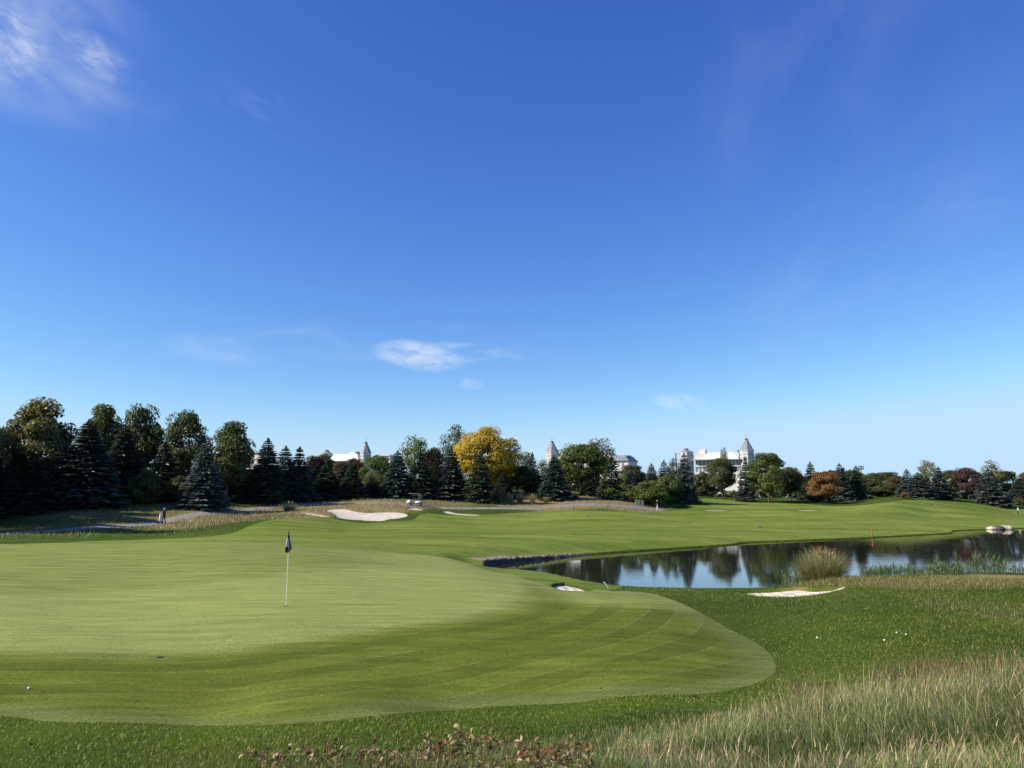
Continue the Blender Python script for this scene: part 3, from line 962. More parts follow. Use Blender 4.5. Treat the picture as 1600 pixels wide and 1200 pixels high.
def decid(seed, nclump=46, nleaf=210, leaf=0.34, base=0.25, rx=0.36, top=1.0, clump=0.13, shell=0.55, lean_out=0.5, airy=0.0, round_=2.0, lowdense=False):
    """leafy tree 10 m tall, returns crown and trunk meshes"""
    g = np.random.default_rng(seed)
    H = 10.0; R0 = rx * H; zc = (base + top) / 2 * H; hz = (top - base) / 2 * H
    cs = []
    while len(cs) < nclump:
        p = g.normal(size=3); p /= np.linalg.norm(p)
        rad_ = g.uniform(shell, 1.0) ** 0.6
        q = p * rad_
        # fuller below the middle, lumpy outline
        w = 1.0 + 0.16 * math.sin(3 * math.atan2(p[1], p[0]) + seed) + 0.10 * math.sin(5 * p[2] + 2 * seed)
        tp = 1.0 if q[2] < 0 else 1.0 - 0.22 * q[2]
        c = np.array([q[0] * R0 * w * tp * 0.86, q[1] * R0 * w * tp * 0.86, zc + q[2] * hz * (0.93 - clump * 0.6) * (1 + 0.1 * g.normal() * (q[2] > 0.3))])
        if all(np.linalg.norm(c - o) > clump * H * 0.55 for o in cs) or g.random() < 0.15: cs.append(c)
    cs = np.array(cs)
    Cs, Ns, Ts, Hs = [], [], [], []
    for c in cs:
        k = int(nleaf * g.uniform(0.6, 1.3))
        d = unit(g.normal(size=(k, 3)))
        rad_ = clump * H * g.uniform(0.75, 1.25) * np.cbrt(g.uniform(0.12, 1, k))
        sc = np.array([1.15, 1.15, 0.72])
        Cs.append(c + d * rad_[:, None] * sc)
        outw = unit(c - np.array([0, 0, zc - hz * 0.4]))
        Ns.append(unit(d * 0.7 + outw * lean_out + np.array([0, 0, 0.35]) + g.normal(size=(k, 3)) * 0.55))
        t0 = g.uniform(0.3, 0.75); h0 = g.uniform(0, 0.6) ** 1.6
        Ts.append(np.clip(t0 + g.normal(size=k) * 0.16, 0, 1)); Hs.append(np.clip(h0 + g.normal(size=k) * 0.22, 0, 1))
    C = np.vstack(Cs); N = np.vstack(Ns); tone_ = np.concatenate(Ts); hue = np.concatenate(Hs)
    if airy:
        keep = g.random(len(C)) > airy; C, N, tone_, hue = C[keep], N[keep], tone_[keep], hue[keep]
    u, v = rot_basis(N); a = g.uniform(0, 2 * math.pi, len(C))[:, None]
    ax = u * np.cos(a) + v * np.sin(a)
    L = leaf * g.uniform(0.7, 1.35, len(C))
    V, Tt, col = leaf_cards(C, N, ax, L, L * 0.72, tone_, hue)
    V[:, 2] = np.where(V[:, 2] > 5, 5 + (V[:, 2] - 5) * 5.0 / (np.percentile(V[:, 2], 99.8) - 5), V[:, 2])
    V[:, :2] *= rx * H / np.percentile(np.hypot(V[:, 0], V[:, 1]), 98)
    crown = tri_mesh('crown', V, Tt, False, {'Col': col})
    m = MB()
    th_ = H * (base + 0.45 * (top - base))
    m.tube([(0, 0, -0.4), (0.02, 0, 0.5), (g.normal() * 0.1, g.normal() * 0.1, th_ * 0.5), (g.normal() * 0.25, g.normal() * 0.25, th_), (g.normal() * 0.35, g.normal() * 0.35, H * (top - 0.12))], [0.26, 0.19, 0.15, 0.10, 0.025], 7)
    for c in cs[::2]:
        zb = float(np.clip(c[2] * 0.55, base * H * 0.75, th_))
        mid = np.array([c[0] * 0.45, c[1] * 0.45, zb + (c[2] - zb) * 0.42])
        m.tube([(0, 0, zb), tuple(mid), tuple(c)], [0.075, 0.05, 0.015], 4)
    return crown, m.mesh('trunk', True)


def spruce(seed, levels=30, rb=0.23, droop=0.28, dens=1.15, taper=0.80):
    """conifer 10 m tall with whorls of drooping boughs"""
    g = np.random.default_rng(seed)
    H = 10.0
    Cs, Ns, Ax, Ls, Ws, Ts, Hs = [], [], [], [], [], [], []
    for li in range(levels):
        f = (li + g.uniform(-0.2, 0.2)) / levels
        f = min(max(f, 0.0), 0.985)
        z = H * (0.03 + 0.95 * f)
        Rr = H * rb * (1 - f) ** taper * g.uniform(0.88, 1.1) + 0.12
        nb = int(5 + 13 * (1 - f))
        a0 = g.uniform(0, 6.28)
        for bi in range(nb):
            a = a0 + 2 * math.pi * bi / nb + g.normal() * 0.12
            Lb = Rr * g.uniform(0.72, 1.12)
            dirh = np.array([math.cos(a), math.sin(a), 0]); sideh = np.array([-math.sin(a), math.cos(a), 0])
            tb = g.uniform(0.25, 0.8); hb = g.uniform(0, 0.75)
            k = int((10 + 18 * (1 - f)) * dens)
            s = np.sqrt(g.uniform(0.10, 1.0, k))
            zz = z - droop * Lb * s ** 1.1 + 0.34 * Lb * np.clip(s - 0.72, 0, 1) + 0.10 * H / levels * g.normal(size=k)
            wid = 0.42 * Lb * (1.05 - s) + 0.16
            lat = g.uniform(-1, 1, k) * wid
            C = dirh * (Lb * s)[:, None] + sideh * lat[:, None]; C[:, 2] = zz - 0.16 * np.abs(lat)
            ax = unit(dirh * 1.0 + sideh * (np.sign(lat) * g.uniform(0.3, 1.1, k))[:, None] + np.array([0, 0, -0.22]) + g.normal(size=(k, 3)) * 0.16)
            up = unit(np.array([0, 0, 1.0]) + dirh * 0.75 + g.normal(size=(k, 3)) * 0.5)
            n = unit(up - ax * (up * ax).sum(1, keepdims=True))
            Cs.append(C); Ax.append(ax); Ns.append(n)
            Ls.append(g.uniform(0.50, 0.90, k) * (0.6 + 0.45 * (1 - f))); Ws.append(g.uniform(0.22, 0.42, k) * (0.7 + 0.35 * (1 - f)))
            Ts.append(np.clip(tb + g.normal(size=k) * 0.15 + 0.18 * (s - 0.6), 0, 1)); Hs.append(np.clip(hb + g.normal(size=k) * 0.2, 0, 1))
    k = 30
    C = np.zeros((k, 3)); C[:, 2] = g.uniform(H * 0.94, H * 1.0, k); C[:, :2] = g.normal(size=(k, 2)) * 0.05
    ax = unit(np.stack([g.normal(size=k) * 0.5, g.normal(size=k) * 0.5, np.ones(k)], -1)); u, v = rot_basis(ax)
    Cs.append(C); Ax.append(ax); Ns.append(u); Ls.append(np.full(k, 0.4)); Ws.append(np.full(k, 0.13)); Ts.append(np.full(k, 0.5)); Hs.append(np.full(k, 0.3))
    V, Tt, col = leaf_cards(np.vstack(Cs), np.vstack(Ns), np.vstack(Ax), np.concatenate(Ls), np.concatenate(Ws), np.concatenate(Ts), np.concatenate(Hs))
    crown = tri_mesh('crown', V, Tt, False, {'Col': col})
    m = MB(); m.tube([(0, 0, -0.5), (0, 0, 0.4), (0, 0, 5), (0, 0, 9.8)], [0.24, 0.2, 0.11, 0.02], 7)
    return crown, m.mesh('trunk', True)


KINDS = {
    'spruce': [spruce(1), spruce(2, 27, 0.26, 0.34), spruce(3, 32, 0.21, 0.22), spruce(4, 24, 0.24, 0.30), spruce(5, 34, 0.25, 0.36, taper=0.7), spruce(6, 26, 0.22, 0.18, taper=0.95)],
    'oak': [decid(11, 56, 290, 0.29, 0.12, 0.33, 1.0, 0.105, 0.45), decid(12, 52, 280, 0.29, 0.12, 0.33, 1.0, 0.11, 0.5), decid(13, 48, 280, 0.29, 0.15, 0.31, 1.0, 0.11, 0.45)],
    'round': [decid(21, 62, 330, 0.28, 0.17, 0.44, 1.0, 0.12, 0.6), decid(22, 60, 330, 0.28, 0.20, 0.42, 1.0, 0.12, 0.6)],
    'airy': [decid(31, 40, 110, 0.30, 0.25, 0.30, 1.0, 0.10, 0.4, airy=0.35), decid(32, 36, 120, 0.30, 0.22, 0.28, 1.0, 0.10, 0.4, airy=0.2)],
    'feather': [decid(41, 86, 480, 0.24, 0.14, 0.50, 1.0, 0.125, 0.6, 0.8)],
    'shrub': [decid(51, 60, 220, 0.55, 0.0, 0.62, 1.0, 0.15, 0.55), decid(52, 56, 220, 0.55, 0.0, 0.62, 1.0, 0.15, 0.55)],
}
KW = {'spruce': 0.47, 'oak': 0.66, 'round': 0.86, 'airy': 0.60, 'feather': 1.0, 'shrub': 1.24}   # width of a 1 m tall one
MATK = {'spruce': 'needle', 'oak': 'leaf', 'round': 'leaf', 'airy': 'leaf', 'feather': 'yellow', 'shrub': 'leaf'}
NAMES = {'spruce': ('spruce_tree', 'tree'), 'oak': ('oak_tree', 'tree'), 'round': ('leafy_tree', 'tree'), 'airy': ('sparse_tree', 'tree'), 'feather': ('leafy_tree', 'tree'), 'shrub': ('shrub', 'shrub')}
COLS = {
    'dk': (0.062, 0.092, 0.056), 'blue': (0.098, 0.134, 0.116), 'bluel': (0.155, 0.190, 0.172), 'gsp': (0.080, 0.120, 0.058),
    'oakg': (0.130, 0.142, 0.036), 'oaky': (0.175, 0.165, 0.040), 'oakd': (0.105, 0.130, 0.034), 'green': (0.115, 0.165, 0.026), 'dgreen': (0.075, 0.100, 0.024),
    'olive': (0.105, 0.110, 0.034), 'lolive': (0.155, 0.165, 0.060), 'grey': (0.115, 0.135, 0.085), 'yel': (0.52, 0.36, 0.024), 'org': (0.28, 0.145, 0.042), 'red': (0.115, 0.045, 0.030), 'brown': (0.120, 0.088, 0.038),
    'pale': (0.24, 0.25, 0.085), 'tan': (0.22, 0.16, 0.07), 'purp': (0.085, 0.042, 0.035),
}
cnt = {}


def tree(kind, px, top, w, d, col, label, mat=None, base=None, group=None, squash=1.0):
    gpt = ground_at(px, d)
    h = at(px, top, d)[2] - gpt[2]
    wid = w * d / F
    n = cnt.get(kind, 0); cnt[kind] = n + 1
    crown, trunk = KINDS[kind][n % len(KINDS[kind])]
    name, cat = NAMES[kind]
    rt = empty(name, gpt, (n * 2.399) % 6.283)
    tag(rt, label, cat, group or {'spruce': 'conifers along the course', 'shrub': 'shrubs along the course'}.get(kind, 'leafy trees along the course'))
    rt.rotation_euler = (random.gauss(0, 0.022), random.gauss(0, 0.022), (n * 2.399) % 6.283)
    sxy = wid / (KW[kind] * 10.0) * (1.24 if kind == 'spruce' else 1.10); sz = h / 10.0
    mm = M[mat or MATK[kind]]
    for nm, me, m_ in (('crown', crown, mm), ('trunk', trunk, M['bark'])):
        if not me.materials: me.materials.append(m_)
        o = link(nm, me, rt, None, scale=(sxy, sxy, sz))
        o.material_slots[0].link = 'OBJECT'; o.material_slots[0].material = m_
        c = COLS[col]; o.color = (*c, 1)
    return rt


TREES = [
    # kind, px, top, width, distance, colour, label
    ('oak', 45, 624, 116, 106, 'oaky', 'tall yellowish-brown oak at the left edge, tallest of the left grove'),
    ('oak', -25, 668, 90, 100, 'brown', 'brownish oak cut by the left edge of the picture'),
    ('spruce', -10, 712, 80, 96, 'dk', 'dark conifer at the far left in front of the brownish oak'),
    ('spruce', 45, 716, 74, 99, 'dk', 'dark low conifer below the tall yellowish-brown oak'),
    ('spruce', 133, 656, 96, 105, 'blue', 'broad dark bluish conifer right of the tall yellowish-brown oak'),
    ('spruce', 92, 690, 60, 103, 'dk', 'dark conifer between the tall oak and the broad bluish conifer'),
    ('oak', 152, 634, 84, 121, 'oakg', 'oak crown rising behind the broad bluish conifer'),
    ('spruce', 188, 664, 66, 114, 'dk', 'dark conifer below the second gap in the left grove'),
    ('oak', 221, 634, 70, 121, 'oakd', 'oak with sky gaps, third crown from the left edge'),
    ('spruce', 252, 690, 60, 115, 'dk', 'dark conifer between the third and fourth oak crowns'),
    ('oak', 287, 643, 70, 121, 'oakd', 'loose oak crown, fourth from the left edge'),
    ('spruce', 316, 693, 62, 109, 'bluel', 'pale blue-grey conifer standing out in the left grove'),
    ('oak', 353, 660, 74, 120, 'oakd', 'dense dark oak, rightmost of the left grove'),
    ('spruce', 362, 700, 66, 124, 'dk', 'dark conifer under the dense rightmost oak'),
    ('shrub', 228, 733, 60, 111, 'dgreen', 'dull green shrub among the trunks of the left grove'),
    ('shrub', 165, 742, 70, 112, 'dgreen', 'dark shrub below the oak behind the bluish conifer'),
    ('shrub', 285, 745, 60, 114, 'dgreen', 'dark shrub left of the pale blue-grey conifer'),
    ('spruce', 414, 685, 62, 126, 'gsp', 'tall dark conifer with pointed top right of the left grove'),
    ('spruce', 387, 712, 46, 129, 'dk', 'dark conifer left of the tall pointed conifer'),
    ('spruce', 442, 697, 50, 130, 'blue', 'narrow conifer second right of the left grove'),
    ('spruce', 466, 698, 54, 131, 'blue', 'narrow bluish conifer left of the reddish tree'),
    ('spruce', 484, 712, 36, 136, 'dk', 'short dark conifer below the reddish tree'),
    ('round', 490, 713, 38, 162, 'red', 'rusty red tree below the left roof pavilion', 'red'),
    ('round', 508, 710, 40, 166, 'olive', 'olive green tree in front of the left pavilion tower'),
    ('spruce', 509, 724, 54, 136, 'gsp', 'broad dark green conifer below the left building'),
    ('round', 531, 722, 32, 160, 'brown', 'brownish tree below the white roof of the left building', 'red'),
    ('round', 551, 716, 38, 163, 'red', 'rusty tree just left of the left spired tower', 'red'),
    ('spruce', 549, 723, 44, 135, 'gsp', 'dark green conifer below the left spired tower'),
    ('round', 588, 713, 52, 152, 'green', 'rounded olive-green tree right of the left spired tower'),
    ('spruce', 580, 744, 34, 138, 'dk', 'low dark conifer in front of the rounded olive-green tree'),
    ('spruce', 620, 704, 44, 139, 'blue', 'bluish layered conifer left of the golf cart'),
    ('airy', 649, 681, 44, 166, 'green', 'light green poplar-like crown above the golf cart'),
    ('spruce', 655, 705, 56, 140, 'gsp', 'broad dark conifer directly behind the golf cart'),
    ('round', 678, 700, 44, 168, 'olive', 'pale olive tree between two conifers near the golf cart'),
    ('spruce', 703, 702, 54, 141, 'blue', 'bluish conifer left of the yellow tree'),
    ('airy', 711, 663, 58, 172, 'grey', 'very open grey-green tree left behind the yellow tree'),
    ('feather', 765, 668, 98, 152, 'yel', 'large golden yellow autumn tree at the centre'),
    ('spruce', 749, 709, 44, 139, 'gsp', 'conifer in front of the golden yellow tree'),
    ('spruce', 786, 738, 34, 146, 'dk', 'low dark conifer below the right side of the yellow tree'),
    ('round', 808, 728, 52, 156, 'dgreen', 'dark olive tree under the right edge of the yellow tree'),
    ('airy', 819, 706, 34, 170, 'grey', 'thin grey-green tree right of the yellow tree'),
    ('spruce', 831, 707, 26, 162, 'dk', 'slim dark conifer right of the yellow tree'),
    ('airy', 847, 718, 30, 184, 'lolive', 'pale tree left of the middle spired tower'),
    ('shrub', 842, 744, 50, 158, 'dgreen', 'dark shrub left of the conifer by the middle tower'),
    ('spruce', 866, 711, 42, 147, 'blue', 'bluish conifer in front of the middle spired tower'),
    ('round', 908, 695, 82, 160, 'green', 'big fresh green tree beside the middle spired tower'),
    ('airy', 934, 685, 46, 178, 'lolive', 'pale olive crown rising behind the big green tree'),
    ('spruce', 956, 712, 44, 153, 'gsp', 'dark conifer right of the big green tree'),
    ('spruce', 925, 736, 36, 156, 'dk', 'low dark conifer under the big green tree'),
    ('round', 988, 727, 40, 186, 'grey', 'grey-olive tree right of the slate end roof'),
    ('spruce', 985, 737, 26, 176, 'blue', 'small bluish conifer above the rounded shrubs'),
    ('spruce', 1018, 724, 30, 178, 'bluel', 'small grey-blue conifer, left of the pair above the rounded shrubs'),
    ('spruce', 1039, 719, 34, 180, 'bluel', 'small grey-blue conifer, right of the pair above the rounded shrubs'),
    ('airy', 1054, 716, 28, 190, 'olive', 'olive tree below the dark post frame'),
    ('spruce', 1070, 708, 33, 160, 'bluel', 'blue-grey conifer in front of the right turret'),
    ('shrub', 971, 753, 50, 152, 'green', 'rounded green shrub, left one of the clump by the utility boxes'),
    ('shrub', 1016, 752, 62, 150.5, 'green', 'wide green shrub behind the golfer in white trousers'),
    ('shrub', 1043, 742, 50, 157, 'green', 'tallest green shrub at the back of the shrub clump'),
    ('shrub', 1098, 738, 38, 188, 'olive', 'pale olive bush below the right building'),
    ('airy', 1132, 700, 14, 205, 'lolive', 'thin pale tree top against the white roof'),
    ('round', 1129, 716, 46, 182, 'dgreen', 'dark round tree in front of the right building'),
    ('spruce', 1165, 713, 29, 172, 'blue', 'narrow bluish conifer below the right spired tower'),
    ('round', 1202, 708, 58, 170, 'green', 'round green tree with visible trunk right of the right tower'),
    ('round', 1236, 730, 40, 176, 'dgreen', 'dark tree right of the round green tree with trunk'),
    ('airy', 1247, 731, 26, 196, 'tan', 'thin yellowish tree between dark trees left of the orange one'),
    ('spruce', 1269, 722, 34, 182, 'gsp', 'dark conifer left behind the orange tree'),
    ('round', 1289, 737, 44, 166, 'org', 'bright orange-brown autumn tree on the fairway edge', 'orange'),
    ('spruce', 1316, 724, 34, 176, 'blue', 'bluish conifer right behind the orange tree'),
    ('spruce', 1341, 728, 36, 178, 'gsp', 'dark green pointed conifer second right of the orange tree'),
    ('round', 1364, 739, 34, 205, 'dgreen', 'low dark tree right of the pointed conifer'),
    ('round', 1386, 738, 46, 215, 'olive', 'olive rounded tree at the middle of the right tree line'),
    ('round', 1402, 744, 34, 196, 'brown', 'brown tree left of the conifer pair on the right', 'red'),
    ('shrub', 1380, 757, 50, 186, 'olive', 'grey-olive bush in front of the brown tree on the right'),
    ('spruce', 1420, 733, 32, 178, 'bluel', 'grey-blue conifer, left of the pair on the right slope'),
    ('spruce', 1436, 738, 38, 176, 'bluel', 'broader grey-blue conifer, right of the pair on the right slope'),
    ('airy', 1453, 719, 26, 196, 'pale', 'pale yellow-green poplar rising above the conifer pair'),
    ('spruce', 1469, 729, 34, 180, 'bluel', 'blue-grey conifer right of the first pale poplar'),
    ('round', 1491, 735, 42, 204, 'dgreen', 'dull green tree left of the purple-red tree'),
    ('round', 1514, 731, 40, 196, 'purp', 'purple-red tree in the right tree line', 'red'),
    ('airy', 1553, 719, 34, 204, 'pale', 'pale yellow-green poplar near the right edge'),
    ('spruce', 1536, 738, 30, 196, 'dk', 'dark conifer right of the purple-red tree'),
    ('spruce', 1549, 732, 42, 186, 'bluel', 'blue-grey conifer below the poplar near the right edge'),
    ('round', 1575, 736, 36, 205, 'dgreen', 'dark tree near the right edge behind the conifers'),
    ('spruce', 1593, 748, 34, 196, 'blue', 'short bluish conifer at the right edge'),
    ('round', 1612, 738, 40, 205, 'brown', 'brown tree cut by the right edge', 'red'),
    ('shrub', 1415, 769, 16, 166, 'tan', 'small tan bush on the crest of the right slope'),
    ('shrub', 1596, 776, 22, 192, 'brown', 'small brown bush at the right edge below the conifer'),
    ('shrub', 899, 774, 9, 147, 'dgreen', 'lone small dark bush on the straw-coloured mound'),
    # trees just outside the picture whose shade falls on the berm
    ('oak', -120, 610, 130, 100, 'oakg', 'oak outside the left edge shading the berm'),
    ('oak', -95, 600, 120, 91, 'oakg', 'second oak outside the left edge, nearer the path'),
    ('oak', -80, 610, 100, 95.5, 'oakg', 'narrow oak outside the left edge, beside the berm'),
    ('spruce', -85, 640, 90, 85, 'dk', 'conifer outside the left edge shading the path'),
    ('oak', -110, 590, 130, 79, 'oakg', 'third oak outside the left edge, beside the path'),
    ('spruce', -200, 620, 100, 95, 'dk', 'second conifer outside the left edge of the picture'),
    ('oak', -210, 590, 140, 86, 'oakg', 'fourth oak outside the left edge of the picture'),
    ('spruce', 1650, 735, 44, 195, 'blue', 'conifer outside the right edge of the picture'),
    ('round', 1690, 735, 50, 200, 'dgreen', 'tree outside the right edge of the picture'),
]
for tr in TREES:
    tree(*tr[:7], mat=tr[7] if len(tr) > 7 else None)

# the wood far behind, one mass
g_ = np.random.default_rng(77)
k = 60000
az = g_.uniform(R(-75), R(75), k); dd = g_.uniform(240, 290, k)
pxw = 800 + F * np.tan(az)
ridge = np.where((pxw > 1083) & (pxw < 1165), 5.0, np.where(pxw > 1345, 4.4, 8.0)) + 1.3 * np.sin(az * 31) * np.sin(az * 13 + 1) + 1.3 * np.sin(az * 77 + 2)
hh = ridge * g_.uniform(0, 1, k) ** 0.8
C = np.stack([dd * np.sin(az), dd * np.cos(az), 4.3 + hh], -1)
N_ = unit(g_.normal(size=(k, 3)) + np.array([-0.2, -0.5, 0.6])); u_, v_ = rot_basis(N_)
L_ = g_.uniform(1.1, 2.3, k)
clt = 0.5 + 0.3 * np.sin(az * 140)
V_, T_, c_ = leaf_cards(C, N_, u_, L_, L_ * 0.8, np.clip(clt + g_.normal(size=k) * 0.15, 0, 1), np.clip(g_.uniform(-0.3, 0.8, k), 0, 1))
o = link('far_wood', tri_mesh('far_wood', V_, T_, False, {'Col': c_}), None, M['leaf'])
o.color = (0.055, 0.068, 0.030, 1)
tag(o, 'low dark wood showing between the trunks in the far distance', 'wood', kind='stuff')


# ------------------------------------------------------------------ grasses
def blades(P, h, w, az, lean, col, seg=2, curl=0.6, tipcol=None):
    """tapering grass blades standing on P"""
    n = len(P)
    dirh = np.stack([np.cos(az), np.sin(az), np.zeros(n)], -1)
    fa = az + R(90) + rng.normal(size=n) * 0.6
    side = np.stack([np.cos(fa), np.sin(fa), np.zeros(n)], -1)
    rows = []; cols = []
    tip = col if tipcol is None else tipcol
    for i in range(seg + 1):
        t = i / seg
        hor = lean * (t * (1 - curl) + curl * t * t)
        ver = t * np.sqrt(np.clip(1 - (lean * 0.8) ** 2 * t, 0.1, 1))
        c = P + dirh * (h * hor)[:, None]; c[:, 2] += h * ver
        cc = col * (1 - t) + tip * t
        if i < seg:
            ww = w * (1 - 0.55 * t)
            rows += [c - side * (ww / 2)[:, None], c + side * (ww / 2)[:, None]]; cols += [cc, cc]
        else:
            rows.append(c); cols.append(cc)
    V = np.stack(rows, 1); m = V.shape[1]
    Cc = np.stack(cols, 1)
    tl = []
    for i in range(seg - 1):
        a = 2 * i; tl += [[a, a + 1, a + 3], [a, a + 3, a + 2]]
    a = 2 * (seg - 1); tl.append([a, a + 1, a + 2])
    Tt = (np.arange(n)[:, None, None] * m + np.array(tl)[None]).reshape(-1, 3)
    Cc = np.concatenate([Cc, np.ones((n, m, 1))], -1).reshape(-1, 4)
    return V.reshape(-1, 3), Tt, Cc


def merge(parts):
    V, Tt, C, k = [], [], [], 0
    for v, t, c in parts:
        V.append(v); Tt.append(t + k); C.append(c); k += len(v)
    return np.vstack(V), np.vstack(Tt), np.vstack(C)


def polar(n, a0, a1, r0, r1):
    a = rng.uniform(R(a0), R(a1), n); r = np.exp(rng.uniform(math.log(r0), math.log(r1), n))
    return r * np.sin(a), r * np.cos(a)


def vnoise(x, y, s, seed=0):
    """cheap smooth value noise"""
    x = x * s + seed * 17.3; y = y * s + seed * 9.1
    xi, yi = np.floor(x), np.floor(y); fx, fy = x - xi, y - yi
    fx = fx * fx * (3 - 2 * fx); fy = fy * fy * (3 - 2 * fy)
    def hsh(a, b_): return np.modf(np.abs(np.sin(a * 127.1 + b_ * 311.7 + seed) * 43758.5453))[0]
    return (hsh(xi, yi) * (1 - fx) + hsh(xi + 1, yi) * fx) * (1 - fy) + (hsh(xi, yi + 1) * (1 - fx) + hsh(xi + 1, yi + 1) * fx) * fy


ALLB = [b_[0] for b_ in BP]


def on_rough(x, y, margin=0.0):
    m = ~inside(x, y, GREEN) & ~inside(x, y, FAIR) & ~inside(x, y, PATHP) & ~inside(x, y, POND_OUT)
    for b_ in ALLB: m &= ~inside(x, y, b_)
    return m


def lerp(a, b_, t): return np.asarray(a) * (1 - t[:, None]) + np.asarray(b_) * t[:, None]


# the tall unmown grass on the near mound, right and bottom of the picture
FESC = poly_px([(930, 1199), (925, 1185), (960, 1165), (1010, 1145), (1080, 1125), (1150, 1112), (1260, 1092), (1350, 1074), (1450, 1062), (1600, 1047), (1800, 1040), (1800, 1199)], 0.4)
near_c = np.array([[-4.0, 6.6]])


def tall_mask(x, y):
    """1 where the near tall grass grows"""
    ins = inside(x, y, FESC)
    close = (y < 6.3) & (x > 0.75 + 0.0 * y) & (y > 1.2)
    return ins | close


x, y = polar(330000, -38, 41, 4.0, 40)
m = on_rough(x, y)
x, y = x[m], y[m]
tm = tall_mask(x, y)
zl = np.zeros(len(x)); nearp = y < 10
ppx_, ppy_ = to_px(np.stack([x, y, np.where(nearp, z0(x, y), 0)], -1))
plant_bed = nearp & (ppx_ > 360) & (ppx_ < 930) & (ppy_ > 1188 - 0.055 * (ppx_ - 360)) 
keep_ = ~plant_bed | (rng.random(len(x)) < 0.15 + 0.55 * (vnoise(x, y, 2.2, 31) > 0.55))
x, y, tm = x[keep_], y[keep_], tm[keep_]
BRI = hit([1235], [1012])[0]
# short rough
xs, ys = x[~tm], y[~tm]
zs = zfin(xs, ys); P = np.stack([xs, ys, zs], -1); n = len(P)
dist = np.hypot(xs, ys)
nz = vnoise(xs, ys, 0.8, 1); nz2 = vnoise(xs, ys, 0.22, 2)
dr = dryness(xs, ys)
edge = edge_dist(xs, ys, GREEN, 6.0)
lowl = np.clip((9.8 - ys) / 2.0, 0, 1)
h = (0.014 + 0.018 * rng.random(n) + 0.026 * nz) * (0.8 + 0.8 * np.clip((edge - 1.0) / 3, 0, 1)) * (1 + 1.0 * dr) * (1 + 0.8 * lowl * nz2)
colr = lerp((0.050, 0.088, 0.007), (0.185, 0.225, 0.018), np.clip(nz * 0.4 + nz2 * 0.75 - 0.27 + rng.random(n) * 0.3, 0, 1))
colr = lerp(colr, (0.190, 0.250, 0.020), np.clip(1.2 - np.hypot((xs - BRI[0]) / 2.2, (ys - BRI[1]) / 2.4), 0, 1) * 0.7)
colr = lerp(colr, (0.205, 0.265, 0.022), np.clip(1.3 - np.abs(edge - 0.5) / 0.9, 0, 1) * np.clip((14 - ys) / 2, 0, 1) * 0.8)
colr = lerp(colr, (0.150, 0.190, 0.048), lowl * 0.55)
colr = lerp(colr, (0.27, 0.22, 0.09), np.clip(dr * 0.9 * (rng.random(n) + 0.35) + (rng.random(n) > 0.94) * 0.5, 0, 1))
w = 0.003 + 0.0007 * dist
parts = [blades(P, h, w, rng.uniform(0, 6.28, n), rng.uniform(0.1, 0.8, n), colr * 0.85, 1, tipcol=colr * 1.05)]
V, Tt, Cc = merge(parts)
tag(link('rough_grass', tri_mesh('rough_grass', V, Tt, False, {'Col': Cc}), None, M['grass']), 'short green rough grass between the green and the pond', 'grass', kind='stuff')

# tall fescue: a green understorey, straw stems, loose arching stalks
x, y = polar(280000, -40, 44, 3.0, 16)
m = tall_mask(x, y) & on_rough(x, y)
x, y = x[m], y[m]; z = zfin(x, y); n = len(x); P = np.stack([x, y, z], -1)
dist = np.hypot(x, y)
pn = vnoise(x, y, 0.55, 3); pn2 = vnoise(x, y, 1.6, 4)
ppx, ppy = to_px(P)
straw = np.zeros(n)
for px_, py_, wp in ((1040, 1180, 90), (1170, 1150, 110), (1110, 1195, 60), (1350, 1105, 110), (1490, 1095, 100), (1580, 1085, 90), (1480, 1190, 40), (1680, 1080, 90)):
    c_s = hit([px_], [py_])[0]; ws_ = wp / F * np.hypot(*c_s)
    straw = np.maximum(straw, np.clip(1.25 - np.hypot((x - c_s[0]) / ws_, (y - c_s[1]) / max(ws_, 0.7)), 0, 1))
straw = np.clip(straw * 1.1 * (0.45 + 0.8 * pn2) + (pn - 0.6) * 0.8, 0, 1)
kind_ = rng.random(n)
col1 = lerp((0.055, 0.100, 0.014), (0.185, 0.235, 0.055), rng.random(n))
col2 = lerp((0.36, 0.275, 0.11), (0.66, 0.54, 0.28), rng.random(n))
isst = kind_ < (0.04 + 0.40 * straw)
col = np.where(isst[:, None], col2, col1)
edgef = np.clip(edge_dist(x, y, FESC, 3.0) / 1.2, 0.35, 1)
h = np.where(isst, rng.uniform(0.14, 0.42, n), rng.uniform(0.12, 0.33, n)) * edgef * (0.75 + 0.5 * pn2)
az0 = vnoise(x, y, 0.9, 5) * 9.0
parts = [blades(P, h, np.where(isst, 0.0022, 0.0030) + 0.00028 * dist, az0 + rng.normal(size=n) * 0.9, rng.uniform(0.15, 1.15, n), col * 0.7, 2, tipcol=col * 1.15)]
# tall single stalks
idx = rng.choice(n, 4200, replace=False); idx = idx[(rng.random(len(idx)) < 0.12 + straw[idx])]
Q = P[idx]; n2 = len(Q)
c3 = lerp((0.50, 0.40, 0.17), (0.75, 0.63, 0.34), rng.random(n2))
parts.append(blades(Q, rng.uniform(0.22, 0.60, n2) * edgef[idx], np.full(n2, 0.0020) + 0.00022 * dist[idx], rng.uniform(0, 6.28, n2), rng.uniform(0.1, 0.95, n2), c3, 3, 0.75))
sel = rng.random(n) < 0.02
Q = P[sel].copy(); n3 = len(Q); hh3 = rng.uniform(0.2, 0.45, n3) * edgef[sel]
aa = rng.uniform(0, 6.28, n3); c4 = lerp((0.30, 0.22, 0.12), (0.48, 0.36, 0.20), rng.random(n3))
parts.append(blades(Q, hh3, np.full(n3, 0.003), aa, np.full(n3, 0.3), c4, 2, 0.5))
